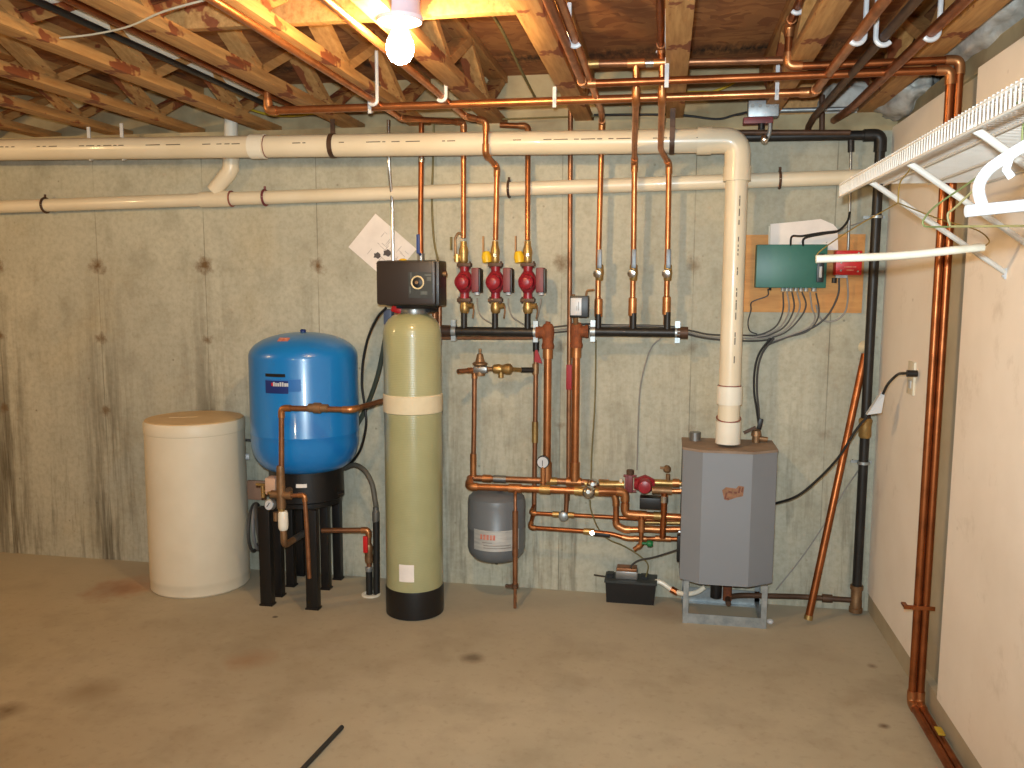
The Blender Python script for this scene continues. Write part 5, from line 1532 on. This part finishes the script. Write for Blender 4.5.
# 2: plain wire hanger
yh2 = 1.47
cxh = XF + .01
Lb = at(922, 227, yh2)
half = cxh - Lb.x
t = thing('wire_hanger', 'plain greenish wire hanger between the cardboard-tube one and the white plastic one', 'clothes hanger', (cxh, yh2, Lb.z))
m = MB(); ap = V((cxh, yh2, Lb.z + .125)); Rb = V((cxh + half, yh2, Lb.z))
m.tube(curvy([Lb + V((.012, 0, 0)), Lb + V((.003, 0, .002)), Lb + V((.002, 0, .012)), Lb + V((.02, 0, .034)), Lb.lerp(ap, .5) + V((0, 0, .008)), ap]), .0016, n=6)
m.tube(curvy([Rb - V((.012, 0, 0)), Rb + V((-.003, 0, .002)), Rb + V((-.002, 0, .012)), Rb + V((-.02, 0, .034)), Rb.lerp(ap, .5) + V((0, 0, .008)), ap]), .0016, n=6)
m.tube([Lb + V((.012, 0, 0)), Rb - V((.012, 0, 0))], .0016, n=6)
m.tube(curvy([ap, ap + V((0, 0, .03)), V((cxh + .004, yh2, hang - .03)), V((XF + .025, yh2, hang - .005)), V((XF + .014, yh2, hang + .012)), V((XF - .002, yh2, hang + .006))]), .0018, n=6)
m.build('wire', 'greenwire', t)
# 3: another wire hanger a little nearer
yh3 = 1.36
Lb3 = at(948, 214, yh3)
t = thing('wire_hanger', 'olive wire hanger with twisted neck, right behind the white plastic hanger', 'clothes hanger', (cxh, yh3, Lb3.z))
ap = V((cxh, yh3, Lb3.z + .14)); Lc = V((Lb3.x, yh3, Lb3.z)); Rc = V((2 * cxh - Lc.x, yh3, Lc.z))
m = MB()
m.tube(curvy([Lc + V((.004, 0, -.018)), Lc, Lc + V((.012, 0, .012)), Lc.lerp(ap, .5), ap]), .0018, n=6)
m.tube(curvy([Rc + V((-.004, 0, -.018)), Rc, Rc + V((-.012, 0, .012)), Rc.lerp(ap, .5), ap]), .0018, n=6)
m.tube([Lc + V((.004, 0, -.018)), Rc + V((-.004, 0, -.018))], .0018, n=6)
m.tube(curvy([ap, ap + V((0, 0, .02)), V((cxh + .004, yh3, hang - .02)), V((XF + .025, yh3, hang - .005)), V((XF + .014, yh3, hang + .012)), V((XF - .002, yh3, hang + .006))]), .0018, n=6)
m.build('wire', 'cable_olive', t)
# 4: white plastic hanger
yh4 = 1.2
Lp = at(966, 197, yh4); cxp = XF + .02
t = thing('plastic_hanger', 'thick white plastic hanger nearest the viewer under the shelf', 'clothes hanger', (cxp, yh4, Lp.z))
Rp = V((2 * cxp - Lp.x, yh4, Lp.z)); bz = Lp.z
t.rotation_euler = (0, -.10, 0); t.location.x += .012
MB().tube([Lp, Rp], .0078, n=12).build('bar', 'white', t)
a1 = at(984, 193, yh4); a2 = at(981, 176, yh4); a3 = at(989, 161, yh4); a4 = at(1006, 149, yh4); apx = V((cxp, yh4, bz + .118))
m = MB(); sh = curvy([V((a1.x, yh4, bz)), a2, a3, a4, a4.lerp(apx, .5) + V((0, 0, .003)), apx]); m.tube(sh, .0072, n=10)
m.tube([V((2 * cxp - p.x, p.y, p.z)) for p in sh], .0072, n=10); m.build('shoulders', 'white', t)
m = MB(); m.tube(curvy([apx - V((0, 0, .004)), V((cxp + .003, yh4, hang - .03)), V((XF + .032, yh4, hang - .004)), V((XF + .016, yh4, hang + .014)), V((XF - .006, yh4, hang + .004))]), .004, n=8); m.build('hook', 'white', t)
m = MB(); q = at(1016, 154, yh4); m.tube([q + V((0, 0, .012)), q + V((-.006, 0, -.006)), q + V((0, 0, -.016))], .005, n=8); m.build('strap_notch', 'white', t); m = MB(); m.tube([V((2 * cxp - q.x, q.y, q.z + .012)), V((2 * cxp - q.x + .006, q.y, q.z - .006)), V((2 * cxp - q.x, q.y, q.z - .016))], .005, n=8); m.build('strap_notch', 'white', t)

# ------------------------------------------------------------------ light
def point(name, loc, power, col, r):
    d = bpy.data.lights.new(name, 'POINT'); d.energy = power; d.color = col; d.shadow_soft_size = r
    o = bpy.data.objects.new(name, d); o.location = loc; COL.objects.link(o)
    return o


d = bpy.data.lights.new('camera_flash', 'SPOT'); d.energy = 430; d.color = (.82, .95, 1.0); d.shadow_soft_size = .022
d.spot_size = math.radians(108); d.spot_blend = 1.0
o = bpy.data.objects.new('camera_flash', d); COL.objects.link(o); o.location = (-.03, .03, 1.575)
o.rotation_euler = (at(560, 270, D) - V(o.location)).to_track_quat('-Z', 'Y').to_euler()
point('left_bulb', (-3.9, 2.1, 2.08), 62, (1.0, .66, .30), .03)
point('rear_fill', (-1.4, -1.2, 2.1), 62, (1.0, .76, .46), .03)  # unseen lamp added behind the camera as weak warm fill
w = bpy.data.worlds.new('world'); SC.world = w; w.use_nodes = True
w.node_tree.nodes['Background'].inputs[0].default_value = (.06, .06, .065, 1)
w.node_tree.nodes['Background'].inputs[1].default_value = .3

vs = SC.view_settings
vs.view_transform = 'Standard'; vs.look = 'None'; vs.gamma = 1; vs.exposure = -.22; vs.use_curve_mapping = False
SC.display_settings.display_device = 'sRGB'
